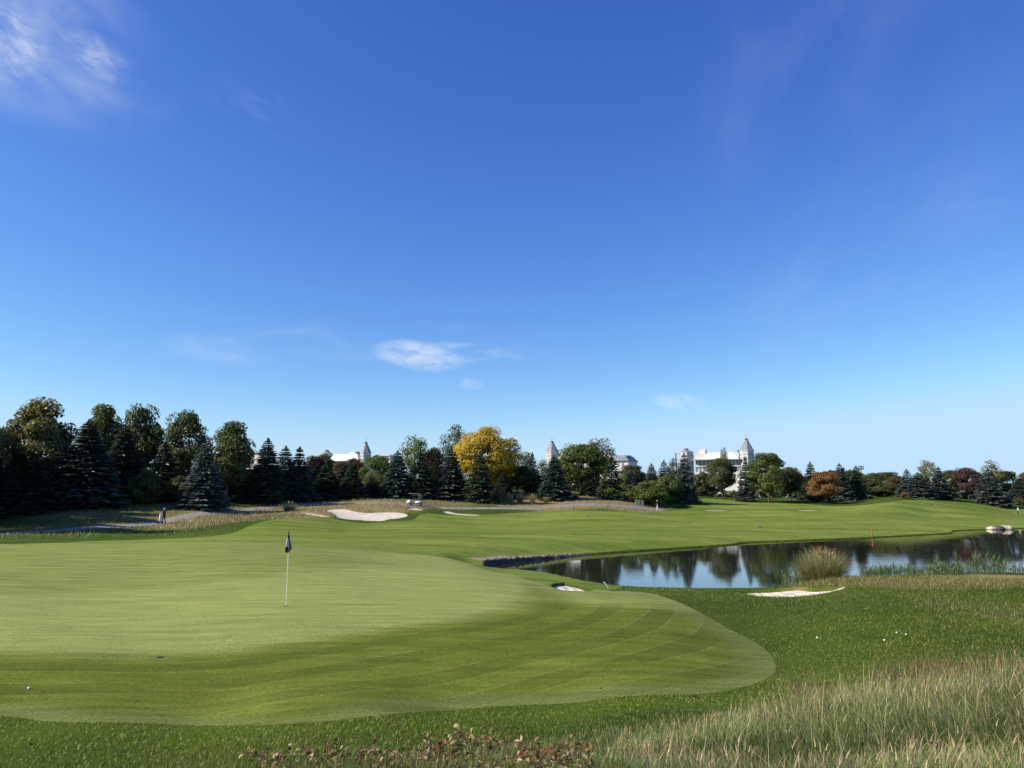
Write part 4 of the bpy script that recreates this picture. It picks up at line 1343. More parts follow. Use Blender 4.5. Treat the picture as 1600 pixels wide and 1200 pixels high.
Q2 = Q.copy(); Q2[:, :2] += np.stack([np.cos(aa), np.sin(aa)], -1) * (hh3 * 0.25)[:, None]; Q2[:, 2] += hh3 * 0.88
parts.append(blades(Q2, np.full(n3, 0.06), np.full(n3, 0.006), aa, np.full(n3, 0.6), c4 * 1.05, 2, 0.5))
V, Tt, Cc = merge(parts)
tag(link('tall_fescue', tri_mesh('tall_fescue', V, Tt, False, {'Col': Cc}), None, M['grass']), 'tall tangled straw and green fescue along the bottom right of the picture', 'grass', kind='stuff')

# reddish seed-head grass at the crest of the near mound
RED = [(1255, 1085, 30), (1385, 1066, 26), (1450, 1058, 60), (1475, 1070, 40), (1510, 1065, 40), (1560, 1058, 60), (1590, 1085, 50), (1610, 1050, 60), (1420, 1085, 40)]
parts = []
for px, py, sp_ in RED:
    c = hit([px], [py])[0]; dist = math.hypot(*c)
    n = int(170 * sp_ / 50); s = sp_ / F * dist * 0.33
    x = c[0] + rng.normal(size=n) * s * 0.8; y = c[1] + rng.normal(size=n) * 0.55 - 0.2
    P = np.stack([x, y, zfin(x, y)], -1)
    cc = lerp((0.17, 0.085, 0.055), (0.32, 0.18, 0.11), rng.random(n)); cc = np.where((rng.random(n) < 0.3)[:, None], np.array([0.22, 0.19, 0.09]), cc)
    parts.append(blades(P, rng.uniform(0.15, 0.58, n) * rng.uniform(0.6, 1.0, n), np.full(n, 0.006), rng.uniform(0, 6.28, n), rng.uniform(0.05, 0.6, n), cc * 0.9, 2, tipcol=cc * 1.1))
V, Tt, Cc = merge(parts)
tag(link('red_stem_grass', tri_mesh('red_stem_grass', V, Tt, False, {'Col': Cc}), None, M['grass']), 'reddish brown upright weed stalks at the crest of the near mound', 'grass', kind='stuff')

# straw grass on the far berms and mounds
x, y = polar(90000, -42, 22, 78, 172)
m = on_rough(x, y); x, y = x[m], y[m]
dr = dryness(x, y); m = rng.random(len(x)) < np.clip(dr * 1.1 + 0.12, 0, 1)
m &= (y < 160)
x, y, dr = x[m], y[m], dr[m]; n = len(x); P = np.stack([x, y, zfin(x, y)], -1)
nz = vnoise(x, y, 0.3, 8); nz2 = vnoise(x, y, 0.12, 9)
cst = lerp((0.20, 0.155, 0.075), (0.40, 0.31, 0.17), rng.random(n)); cgr = lerp((0.06, 0.085, 0.025), (0.12, 0.135, 0.045), rng.random(n)); cpu = np.array([0.16, 0.115, 0.09])
col = np.where((rng.random(n) < dr * (0.4 + 0.8 * nz))[:, None], cst, cgr)
ok_ = (nz2 > 0.62) & (x > 0); col[ok_] = col[ok_] * 0.4 + cpu * 0.6
V, Tt, Cc = blades(P, rng.uniform(0.2, 0.55, n) * (0.5 + 0.9 * nz), np.full(n, 0.06), rng.uniform(0, 6.28, n), rng.uniform(0.1, 0.7, n), col, 1)
tag(link('berm_grass', tri_mesh('berm_grass', V, Tt, False, {'Col': Cc}), None, M['grass']), 'straw coloured wild grass on the berms and mounds below the trees', 'grass', kind='stuff')

# wild grass on the right bank of the pond
x, y = polar(60000, 18, 42, 27, 47)
m = on_rough(x, y); x, y = x[m], y[m]
dr = dryness(x, y) * (0.5 + 0.8 * vnoise(x, y, 0.5, 11)); dp = edge_dist(x, y, POND, 8.0)
m = rng.random(len(x)) < np.clip(dr * 1.3 + 0.05, 0, 1); x, y, dr, dp = x[m], y[m], dr[m], dp[m]
n = len(x); P = np.stack([x, y, zfin(x, y)], -1); nz = vnoise(x, y, 0.4, 12)
cst = lerp((0.22, 0.18, 0.055), (0.40, 0.31, 0.12), rng.random(n)); cgr = lerp((0.08, 0.11, 0.02), (0.15, 0.17, 0.035), rng.random(n))
col = np.where((rng.random(n) < dr * 0.55)[:, None], cst, cgr)
V, Tt, Cc = blades(P, rng.uniform(0.06, 0.26, n) * (0.4 + 0.9 * nz), np.full(n, 0.018), rng.uniform(0, 6.28, n), rng.uniform(0.1, 0.8, n), col, 1)
tag(link('bank_grass', tri_mesh('bank_grass', V, Tt, False, {'Col': Cc}), None, M['grass']), 'yellowing wild grass on the near right bank of the pond', 'grass', kind='stuff')

# reeds in the shallow water at the near bank
parts = []
def reeds(px0, px1, d0, d1, n, hmin, hmax):
    px = rng.uniform(px0, px1, n); d = rng.uniform(d0, d1, n)
    x = (px - 800) / F * d * 1.012; y = d
    lump = vnoise(x, y, 0.7, 21)
    keep = rng.random(n) < 0.35 + lump
    x, y, lump = x[keep], y[keep], lump[keep]; k = len(x)
    P = np.stack([x, y, np.maximum(zfin(x, y), WATER - 0.1)], -1)
    h = rng.uniform(hmin, hmax, k) * (0.45 + 0.75 * lump)
    c = lerp((0.055, 0.095, 0.028), (0.125, 0.165, 0.060), rng.random(k))
    parts.append(blades(P, h, np.full(k, 0.022), rng.uniform(0, 6.28, k), rng.uniform(0.02, 0.35, k), c, 2))
    for f in (0.35, 0.55, 0.75):       # leaves along the stems
        Q = P.copy(); Q[:, 2] += h * f
        parts.append(blades(Q, h * rng.uniform(0.25, 0.42, k), np.full(k, 0.035), rng.uniform(0, 6.28, k), rng.uniform(0.5, 0.95, k), c * rng.uniform(0.8, 1.3, (k, 1)), 2))
reeds(1205, 1262, 40, 43, 260, 0.5, 1.3)
reeds(1325, 1480, 42, 46.5, 900, 0.4, 0.9)
reeds(1440, 1610, 43, 47.5, 420, 0.3, 0.8)
reeds(1495, 1540, 44, 47, 60, 0.8, 1.3)
reeds(1610, 1700, 43, 47.5, 150, 0.4, 1.0)
V, Tt, Cc = merge(parts)
tag(link('reeds', tri_mesh('reeds', V, Tt, False, {'Col': Cc}), None, M['grass']), 'dark green reeds standing in the pond along its near right bank', 'reeds', kind='stuff')


def grass_clump(px, d, wpx, top, n, ca, cb, label, name='ornamental_grass', cat='grass clump', group=None, wblade=0.02):
    g = ground_at(px, d); rt = empty(name, g)
    tag(rt, label, cat, group)
    H = at(px, top, d)[2] - g[2]; Rw = wpx * d / F / 2
    a = rng.uniform(0, 6.28, n); r0 = np.sqrt(rng.random(n)) * Rw * 0.45
    P = np.stack([r0 * np.cos(a), r0 * np.sin(a), np.zeros(n) - 0.1], -1)
    f = rng.random(n); c = lerp(ca, cb, f)
    ln = rng.uniform(0.1, 1.0, n) * np.clip(Rw / H, 0.3, 1.2)
    sh = rng.random(n)
    parts = [blades(P, (H + 0.1) * (0.35 + 0.75 * sh), np.full(n, wblade), a + rng.normal(size=n) * 0.9, np.clip(ln * (1.35 - 0.5 * sh), 0, 1.15), c * 0.85, 3, 0.7, tipcol=c * 1.1)]
    V, Tt, Cc = merge(parts)
    link('blades', tri_mesh('blades', V, Tt, False, {'Col': Cc}), rt, M['grass'])
    # feathery seed heads
    k = n // 36
    a = rng.uniform(0, 6.28, k); P = np.stack([np.cos(a) * Rw * 0.5 * rng.random(k), np.sin(a) * Rw * 0.5 * rng.random(k), H * rng.uniform(0.75, 0.95, k)], -1)
    c = np.tile(np.array([[0.34, 0.265, 0.13]]), (k, 1)) * rng.uniform(0.8, 1.2, (k, 1))
    V, Tt, Cc = blades(P, np.full(k, H * 0.25), np.full(k, wblade * 2.2), a, rng.uniform(0.3, 0.9, k), c, 2)
    link('seed_heads', tri_mesh('seed_heads', V, Tt, False, {'Col': Cc}), rt, M['grass'])


grass_clump(1284, 38.5, 104, 860, 3200, (0.15, 0.175, 0.055), (0.38, 0.315, 0.13), 'big arching tan ornamental grass clump behind the long white bunker')
for px, d, w_, tp, lab in [(783, 141, 20, 764, 'tall'), (796, 139, 16, 770, 'low'), (813, 140, 15, 770, 'second'), (832, 140, 14, 772, 'third'), (793, 150, 14, 763, 'feathery'), (853, 141, 12, 776, 'last')]:
    lb = {'tall': 'tan ornamental grass clump, leftmost on the straw mound', 'low': 'green-tan ornamental grass clump, second from left on the mound', 'second': 'ornamental grass clump in the middle of the mound row', 'third': 'ornamental grass clump, second from right in the mound row',
          'feathery': 'feathery plumed grass clump at the back of the mound', 'last': 'smallest ornamental grass clump, rightmost of the mound row'}[lab]
    grass_clump(px, d, w_, tp, 260, (0.12, 0.13, 0.05), (0.34, 0.27, 0.13), lb, group='grass clumps on the straw mound', wblade=0.07)
grass_clump(452, 113, 34, 784, 420, (0.07, 0.11, 0.05), (0.16, 0.19, 0.10), 'grey-green bushy weed on the berm left of the wide bunker', 'weed_clump', 'weed', wblade=0.06)


# wilted leafy ground plants in the bottom foreground
def leaf_mesh(seed):
    g = np.random.default_rng(seed); bm = bmesh.new()
    rows = []
    cur = g.uniform(0.8, 2.6); fold = g.uniform(0.25, 0.6); tw = g.uniform(-0.6, 0.6)
    for i in range(6):
        t = i / 5; wd = 0.21 * math.sin(math.pi * min(1, 0.06 + t * 0.94)) ** 0.8 + 0.005
        ang = cur * t; xx = math.sin(ang) / cur; zz = (1 - math.cos(ang)) / cur * -1
        cs_, sn_ = math.cos(tw * t), math.sin(tw * t)
        rows.append([bm.verts.new((xx, -wd * cs_, zz + fold * wd - wd * sn_)), bm.verts.new((xx, 0, zz)), bm.verts.new((xx, wd * cs_, zz + fold * wd + wd * sn_))])
    for a, b_ in zip(rows, rows[1:]):
        for k in range(2): bm.faces.new((a[k], a[k + 1], b_[k + 1], b_[k]))
    me = bpy.data.meshes.new('leaf'); bm.to_mesh(me); bm.free()
    for p in me.polygons: p.use_smooth = True
    return me


def dry_leaf_mat(name, a, b_):
    m, t = new_mat(name)
    tc = nd(t, 'ShaderNodeTexCoord').outputs['Object']
    rnd = nd(t, 'ShaderNodeObjectInfo').outputs['Random']
    n = noise(t, tc, 3.5, 4, 0.6)
    c = mixc(t, ramp(t, math_(t, 'ADD', n, math_(t, 'MULTIPLY', math_(t, 'SUBTRACT', rnd, 0.5), 0.7)), 0.3, 0.75), a, b_)
    d = nd(t, 'ShaderNodeBsdfDiffuse', {'Color': c}); tr = nd(t, 'ShaderNodeBsdfTranslucent', {'Color': c})
    out(t, nd(t, 'ShaderNodeMixShader', {0: 0.25, 1: d.outputs[0], 2: tr.outputs[0]}).outputs[0])
    return m


LM = [dry_leaf_mat('tan_leaf', (0.24, 0.155, 0.075), (0.50, 0.38, 0.21)), dry_leaf_mat('brown_leaf', (0.110, 0.062, 0.034), (0.27, 0.17, 0.095)), dry_leaf_mat('wilted_green_leaf', (0.10, 0.13, 0.035), (0.26, 0.24, 0.09)), dry_leaf_mat('red_leaf', (0.16, 0.045, 0.035), (0.26, 0.11, 0.07))]
LMESH = [leaf_mesh(s) for s in range(5)]
k = 2600
px = rng.uniform(370, 930, k); py = rng.uniform(1172, 1330, k)
lx = (px - 800) / F * 6.4 * 0.97; ly = rng.uniform(4.6, 7.6, k)
okl = to_px(np.stack([lx, ly, z0(lx, ly)], -1)); okm = (okl[1] > 1182 - 0.045 * (okl[0] - 360)); lx, ly = lx[okm], ly[okm]; k = len(lx)
C = np.stack([lx, ly, zfin(lx, ly) + rng.uniform(0.005, 0.06, k)], -1); N_ = unit(rng.normal(size=(k, 3)) * 0.6 + np.array([0, 0, 1.0])); u_, v_ = rot_basis(N_)
an = rng.uniform(0, 6.28, k)[:, None]; L_ = rng.uniform(0.03, 0.075, k)
V_, T_, c_ = leaf_cards(C, N_, u_ * np.cos(an) + v_ * np.sin(an), L_, L_ * 0.55, np.ones(k), np.ones(k))
lc = lerp((0.10, 0.06, 0.035), (0.40, 0.29, 0.16), rng.random(k) ** 1.4); lc = np.concatenate([lc, np.ones((k, 1))], 1).repeat(4, 0)
tag(link('leaf_litter', tri_mesh('leaf_litter', V_, T_, False, {'Col': lc}), None, M['grass']), 'dry brown leaf litter on the ground along the bottom edge', 'leaves', kind='stuff')
PLANTS = [(430, 1196, 'leftmost wilted leafy plant at the bottom edge'), (505, 1193, 'wilted brown plant second from left at the bottom edge'), (580, 1190, 'wilted tan plant left of the tallest wilted plant'), (660, 1184, 'wilted plant with curled tan leaves just left of centre bottom'),
          (735, 1172, 'tallest wilted plant, its big pale curled leaves on top'), (700, 1196, 'low wilted plant in front of the tallest one'), (795, 1180, 'wilted brown plant right of the tallest one'), (850, 1190, 'wilted plant with reddish leaves at the bottom edge'), (905, 1180, 'rightmost sparse wilted plant fading into the fescue'), (620, 1199, 'low leaf heap at the bottom edge between wilted plants')]
for i, (px, py, lab) in enumerate(PLANTS):
    c = hit([px], [py])[0]
    rt = empty('wilted_plant', (c[0], c[1], gz(*c)), rng.uniform(0, 6))
    tag(rt, lab, 'plant', 'wilted leafy plants along the bottom edge')
    tall = 0.22 if 'tallest' in lab and 'right' not in lab and 'left' not in lab and 'front' not in lab else 0.12
    m = MB()
    stems = []
    for k in range(6):
        a = rng.uniform(0, 6.28); rr_ = rng.uniform(0.06, 0.32)
        tip = (math.cos(a) * rr_, math.sin(a) * rr_, tall * rng.uniform(0.6, 1.1)); stems.append(tip)
        m.tube([(0, 0, -0.03), (tip[0] * 0.4, tip[1] * 0.4, tip[2] * 0.7), tip], [0.004, 0.003, 0.002], 4)
    m.build('stems', LM[1], rt)
    for k in range(70):
        s = stems[k % 6]; f = rng.uniform(0.3, 1.15)
        lo = link('leaf', LMESH[rng.integers(5)], rt, LM[0], (s[0] * f + rng.normal() * 0.06, s[1] * f + rng.normal() * 0.06, max(0.015, s[2] * f * rng.uniform(0.6, 1.1))), (rng.normal() * 0.7, rng.normal() * 0.6, rng.uniform(0, 6.28)))
        sc = rng.uniform(0.045, 0.09); lo.scale = (sc, sc, sc)
        lo.material_slots[0].link = 'OBJECT'
        r_ = rng.random(); rd = 0.25 if 'reddish' in lab else 0.05
        lo.material_slots[0].material = LM[3] if r_ < rd else LM[2] if r_ < rd + 0.15 else LM[1] if r_ < rd + 0.47 else LM[0]

# ------------------------------------------------------------------ stones, stakes, boxes
def stone_mesh(seed, sub=2):
    g = np.random.default_rng(seed); bm = bmesh.new()
    bmesh.ops.create_icosphere(bm, subdivisions=sub, radius=0.5)
    ph = g.uniform(0, 6, 6)
    for v in bm.verts:
        p = v.co
        k = 1 + 0.16 * math.sin(4 * p.x + ph[0]) + 0.16 * math.sin(5 * p.y + ph[1]) + 0.14 * math.sin(5 * p.z + ph[2]) + 0.10 * math.sin(9 * p.x + 7 * p.y + ph[3])
        v.co = p * k
        v.co.z = max(min(v.co.z, 0.40), -0.42)
    me = bpy.data.meshes.new('stone'); bm.to_mesh(me); bm.free()
    for p in me.polygons: p.use_smooth = True
    return me


SM = [stone_mesh(s, 1) for s in range(4)]
for s_ in SM: s_.materials.append(M['stone'])
hp = hit([757, 775, 800, 825, 850, 880, 905], [885.5, 883, 879.6, 877, 874.3, 870.8, 868.2], WATER)
seg_ = smooth_open(hp, 10)
rt = empty('stone_edging', (seg_[0][0], seg_[0][1], WATER)); tag(rt, 'row of rough stones edging the left tip of the pond', 'stone edging')
acc = 0
for i in range(len(seg_) - 1):
    L = np.linalg.norm(seg_[i + 1] - seg_[i]); t_ = (seg_[i + 1] - seg_[i]) / L; nrm = np.array([-t_[1], t_[0]])
    f = i / (len(seg_) - 1)
    ns = max(1, int(L / 0.5))
    for j in range(ns):
        p = seg_[i] + t_ * L * (j + rng.random() * 0.6) / ns + nrm * rng.uniform(0.12, 0.5)
        sc = rng.uniform(0.16, 0.40) * (1.0 - 0.25 * f)
        link('stone', SM[rng.integers(4)], rt, None, (p[0] - seg_[0][0], p[1] - seg_[0][1], gz(*p) - WATER + 0.02), (rng.normal() * 0.2, rng.normal() * 0.2, rng.uniform(0, 6)), (sc * 1.25, sc, sc * 0.62))

# boulders with a dark culvert mouth between them
for px, w_, h_, lab, mt, sd in [(1549, 1.5, 0.95, 'pale boulder left of the dark culvert slab at the far bank', 'boulder', 5), (1573.5, 1.7, 1.05, 'larger pale boulder right of the dark culvert slab at the far bank', 'boulder', 6), (1561.5, 1.9, 0.9, 'dark rock slab between the two pale boulders at the far bank', 'darkrock', 7)]:
    p = hit([px], [827.5], WATER)[0]
    me = stone_mesh(sd, 3); o = link('boulder', me, None, M[mt], (p[0], p[1] - (0.25 if mt == 'darkrock' else 0), WATER + h_ * 0.22), (0, 0, sd), (w_, w_ * 0.8, h_))
    tag(o, lab, 'boulder', 'rocks at the far right bank of the pond')

M['red_paint'] = plain('red_paint', (0.42, 0.10, 0.05), 0.6, var=0.15)
M['white_paint'] = plain('white_paint', (0.80, 0.80, 0.76), 0.5, var=0.06)
M['yellowwhite'] = plain('pole_white', (0.80, 0.79, 0.62), 0.4, var=0.04)
p = hit([1363], [840.5], WATER)[0]; p = p + p / np.linalg.norm(p) * 0.7
rt = empty('hazard_stake', (p[0], p[1], gz(*p))); tag(rt, 'red hazard stake at the far edge of the pond', 'stake')
MB().box((0, 0, 0.42), (0.10, 0.10, 0.95), bevel=0.015).build('post', M['red_paint'], rt)
MB().lathe([(0.895, 0.07), (0.95, 0.02)], 4, R(45)).build('pointed_top', M['red_paint'], rt)
p = hit([948], [918])[0]
rt = empty('hazard_stake', (p[0], p[1], gz(*p)), R(10)); tag(rt, 'short white stake leaning at the near edge of the pond', 'stake')
MB().tube([(0.12, 0, -0.05), (-0.12, 0.0, 0.24)], 0.028, 6).build('post', M['white_paint'], rt)
MB().tube([(-0.12, 0.0, 0.242), (-0.135, 0, 0.262)], [0.028, 0.012], 6).build('pointed_top', M['white_paint'], rt)

M['utility'] = plain('utility_green', (0.15, 0.21, 0.16), 0.5, var=0.08)
for px, lab in ((994.5, 'leftmost of three green utility boxes by the shrubs'), (998.6, 'middle one of three green utility boxes by the shrubs'), (1003.8, 'rightmost and palest of three green utility boxes by the shrubs')):
    g = ground_at(px, 146.5); rt = empty('utility_box', g); tag(rt, lab, 'utility box', 'green utility boxes by the shrubs')
    MB().box((0, 0, 0.5), (0.44, 0.4, 1.0), bevel=0.03).build('cabinet', M['utility'], rt)
    MB().prism([(-0.25, 1.003), (0.25, 1.003), (0.2, 1.09), (-0.2, 1.09)], -0.23, 0.23).build('lid', M['utility'], rt)
    MB().box((0, 0, -0.02), (0.55, 0.5, 0.08)).build('plinth', M['band'], rt)

# dark drain caps on the fairway
for px, py, lab in ((919, 807, 'dark drain cap on the fairway left of the utility boxes'), (1075, 817, 'dark drain cap on the fairway below the rounded shrubs'), (1187, 824, 'dark drain cap on the fairway above the pond bank')):
    p = hit([px], [py])[0]; rt = empty('drain_cap', (p[0], p[1], gz(*p))); tag(rt, lab, 'drain cap', 'drain caps on the fairway')
    MB().lathe([(-0.03, 0.20), (0.08, 0.19), (0.14, 0.11), (0.16, 0.04)], 12).build('dome', M['darkmetal'], rt)
    MB().lathe([(-0.02, 0.26), (0.03, 0.26)], 12).build('rim', M['darkmetal'], rt)

# cups in the green and golf balls
M['black'] = plain('cup_dark', (0.01, 0.01, 0.008), 0.9, var=0.1)
FLAG = hit([447], [947])[0]
for pxy, lab in ((None, 'round cup at the foot of the flagstick'), ((250, 1027), 'dark empty cup in the near left of the green')):
    p = FLAG if pxy is None else hit([pxy[0]], [pxy[1]])[0]
    rt = empty('golf_cup', (p[0], p[1], gz(*p))); tag(rt, lab, 'golf cup', 'cups in the green')
    MB().lathe([(-0.10, 0.058), (0.006, 0.062)], 16).build('hole_shade', M['black'], rt)  # solid black plug, its colour stands for the shade inside the cup
    MB().lathe([(-0.05, 0.064), (0.003, 0.074)], 16, cap=False).build('rim', M['green'], rt)
ball = MB(); bmesh.ops.create_icosphere(ball.bm, subdivisions=3, radius=0.0214)
ball = ball.mesh('golf_ball', True); ball.materials.append(M['white_paint'])
BALLS = [(45, 1077, 'lone golf ball near the left edge of the apron'), (1401, 990, 'golf ball in the rough, farthest of the right hand trio'), (1416, 993, 'golf ball in the rough, rightmost of all the balls'), (1382, 1002, 'golf ball in the rough, nearest of the right hand trio'), (1277, 998, 'golf ball in the rough closest to the tip of the apron')]
for px, py, lab in BALLS:
    p = hit([px], [py])[0]
    o = link('golf_ball', ball, None, None, (p[0], p[1], gz(*p) + (0.019 if 'apron' in lab and 'rough' not in lab else 0.024)))
    tag(o, lab, 'golf ball', 'golf balls lying about the green')

# stray bits of leaf blown over the mown grass
x, y = polar(420, -36, 30, 11, 60)
m = inside(x, y, GREEN) | (inside(x, y, FAIR) & (rng.random(len(x)) < 0.5)) | (y < 14)
x, y = x[m], y[m]; k = len(x)
C = np.stack([x, y, zfin(x, y) + 0.012], -1); N_ = unit(rng.normal(size=(k, 3)) * 0.35 + np.array([0, 0, 1.0])); u_, v_ = rot_basis(N_)
L_ = rng.uniform(0.02, 0.06, k)
V_, T_, c_ = leaf_cards(C, N_, u_, L_, L_ * 0.6, np.ones(k), np.ones(k))
lc = np.where((rng.random(k) < 0.45)[:, None], np.array([[0.05, 0.035, 0.02]]), np.array([[0.38, 0.30, 0.14]])); lc = np.concatenate([lc, np.ones((k, 1))], 1).repeat(4, 0)
tag(link('stray_leaves', tri_mesh('stray_leaves', V_, T_, False, {'Col': lc}), None, M['grass']), 'tiny stray bits of leaf scattered over the mown grass', 'leaves', kind='stuff')

# ------------------------------------------------------------------ flagstick
rt = empty('flagstick', (FLAG[0], FLAG[1], gz(*FLAG))); tag(rt, 'white flagstick with a limp navy flag standing in the green', 'flagstick')
SH = 2.13
MB().tube([(0, 0, -0.08), (0, 0, SH)], [0.0125, 0.008], 8).build('pole', M['yellowwhite'], rt)
MB().lathe([(SH, 0.012), (SH + 0.02, 0.014), (SH + 0.035, 0.004)], 8).build('knob', M['black'], rt)
M['navy'] = plain('flag_navy', (0.012, 0.014, 0.035), 0.75, var=0.2, scale=12)
M['flagwhite'] = plain('flag_white', (0.70, 0.71, 0.72), 0.75, var=0.08, scale=12)
prof = [(0.0, -0.010, 0.012), (0.10, -0.018, 0.022), (0.20, -0.035, 0.035), (0.30, -0.050, 0.052), (0.38, -0.062, 0.072), (0.45, -0.072, 0.098), (0.50, -0.076, 0.085), (0.55, -0.080, 0.045), (0.60, -0.084, -0.02)]


def flag_pt(i, s):
    dz, l, r_ = prof[i]
    return (l + (r_ - l) * s + 0.001, -0.016 - 0.045 * math.sin(s * math.pi * 2.6 + dz * 3) * (0.25 + dz) - 0.01, SH - 0.01 - dz - 0.03 * s * (i > 4))


def cloth(i0, i1, s0, s1, off, name, mat, parent):
    bm = bmesh.new(); gr_ = []
    for i in range(i0, i1):
        gr_.append([bm.verts.new((p[0], p[1] - off, p[2])) for p in (flag_pt(i, s0 + (s1 - s0) * k / 12) for k in range(13))])
    for a, b_ in zip(gr_, gr_[1:]):
        for k in range(12): bm.faces.new((a[k], a[k + 1], b_[k + 1], b_[k]))
    me = bpy.data.meshes.new(name); bm.to_mesh(me); bm.free()
    for p in me.polygons: p.use_smooth = True
    o = link(name, me, parent, mat)
    md = o.modifiers.new('thick', 'SOLIDIFY'); md.thickness = 0.003; md.offset = 0
    return o


fl_ = cloth(0, 9, 0, 1, 0.0, 'flag', M['navy'], rt)
cloth(2, 6, 0.0, 0.42, 0.006, 'emblem', M['flagwhite'], fl_)

# ------------------------------------------------------------------ golf cart
M['cart_white'] = plain('cart_white', (0.75, 0.76, 0.78), 0.3, var=0.03)
M['rubber'] = plain('rubber', (0.015, 0.015, 0.015), 0.85, var=0.2)
M['seat'] = plain('seat_vinyl', (0.10, 0.095, 0.09), 0.6, var=0.1)
M['canopy'] = plain('canopy_grey', (0.30, 0.31, 0.32), 0.5, var=0.05)
g = ground_at(648, 122.0)
rt = empty('golf_cart', g, R(-6)); tag(rt, 'white two-seat golf cart parked on the path before the conifers', 'golf cart')
b0 = MB().prism([(-1.20, 0.30), (-1.22, 0.52), (-1.12, 0.72), (-0.82, 0.86), (-0.58, 0.90), (-0.52, 0.62), (-0.46, 0.34)], -0.56, 0.56)
bmesh.ops.bevel(b0.bm, geom=b0.bm.edges[:], offset=0.05, segments=2, affect='EDGES'); body = b0.build('front_cowl', M['cart_white'], rt, True)
for s in (-1, 1): MB().lathe([(0, 0.07), (0.03, 0.06)], 10, c=(0, 0, 0)).build('headlight', M['canopy'], body, loc=(-1.16, 0.36 * s, 0.60), rot=(0, R(-75), 0))
MB().box((0.0, 0, 0.30), (1.3, 1.08, 0.10), bevel=0.02).build('floor_pan', M['rubber'], rt)
b0 = MB().prism([(0.18, 0.34), (0.16, 0.62), (0.62, 0.64), (0.78, 0.74), (1.16, 0.72), (1.20, 0.58), (1.02, 0.50), (0.94, 0.34)], -0.58, 0.58)
bmesh.ops.bevel(b0.bm, geom=b0.bm.edges[:], offset=0.04, segments=2, affect='EDGES'); b0.build('rear_body', M['cart_white'], rt, True)
MB().box((0.40, 0, 0.72), (0.52, 1.0, 0.14), bevel=0.05).build('seat', M['seat'], rt, True)
MB().box((0.66, 0, 1.02), (0.12, 1.0, 0.42), ry=R(10), bevel=0.05).build('backrest', M['seat'], rt, True)
MB().box((0.0, 0, 1.84), (1.75, 1.16, 0.06), bevel=0.025).build('canopy', M['canopy'], rt, True)
for sx, x0, x1 in ((-1, -0.62, -0.74), (1, 0.86, 0.78)):
    for s in (-1, 1): MB().tube([(x0, 0.5 * s, 0.80 if sx < 0 else 0.66), (x1, 0.5 * s, 1.83)], 0.02, 6).build('roof_post', M['black'], rt)
gm, gt = new_mat('windshield')
out(gt, nd(gt, 'ShaderNodeBsdfPrincipled', {'Base Color': (0.9, 0.95, 0.95, 1), 'Roughness': 0.03, 'Transmission Weight': 1.0, 'IOR': 1.2}).outputs[0])
MB().box((-0.68, 0, 1.34), (0.012, 0.96, 0.9), ry=R(-6)).build('windshield', gm, rt)
sw = MB(); ring = [(0.17 * math.cos(a), 0.17 * math.sin(a), 0) for a in np.linspace(0, 2 * math.pi, 15)]
sw.tube(ring, 0.014, 5).tube([(0, 0, 0), (0, 0, -0.5)], 0.02, 5).tube([(-0.16, 0, 0), (0.16, 0, 0)], 0.01, 4).build('steering_wheel', M['black'], rt, loc=(-0.18, -0.26, 1.06), rot=(0, R(-52), 0))
tyre = MB(); tyre.lathe([(-0.10, 0.16), (-0.10, 0.21), (-0.07, 0.235), (0.07, 0.235), (0.10, 0.21), (0.10, 0.16)], 18, cap=False); tyre = tyre.mesh('tyre', True); tyre.materials.append(M['rubber'])
rim_ = MB(); rim_.lathe([(-0.08, 0.155), (-0.06, 0.05), (0.06, 0.05), (0.08, 0.155)], 12); rim_ = rim_.mesh('rim'); rim_.materials.append(M['canopy'])
for x_ in (-0.84, 0.84):
    for s in (-1, 1):
        we = link('wheel', rim_, rt, None, (x_, 0.47 * s, 0.235), (R(90), 0, 0)); link('tyre', tyre, we)
for s in (-1, 1):   # bags strapped on the back
    MB().lathe([(0, 0.12), (0.75, 0.13), (0.80, 0.14), (0.9, 0.13)], 10).build('golf_bag', M['seat'] if s < 0 else M['navy'], rt, True, loc=(0.98, 0.24 * s, 0.72), rot=(0, R(12), 0))


# ------------------------------------------------------------------ people
def cloth_mat(name, c): return plain(name, c, 0.85, var=0.12, scale=9)


M['skin'] = plain('skin', (0.45, 0.28, 0.20), 0.6, var=0.05)


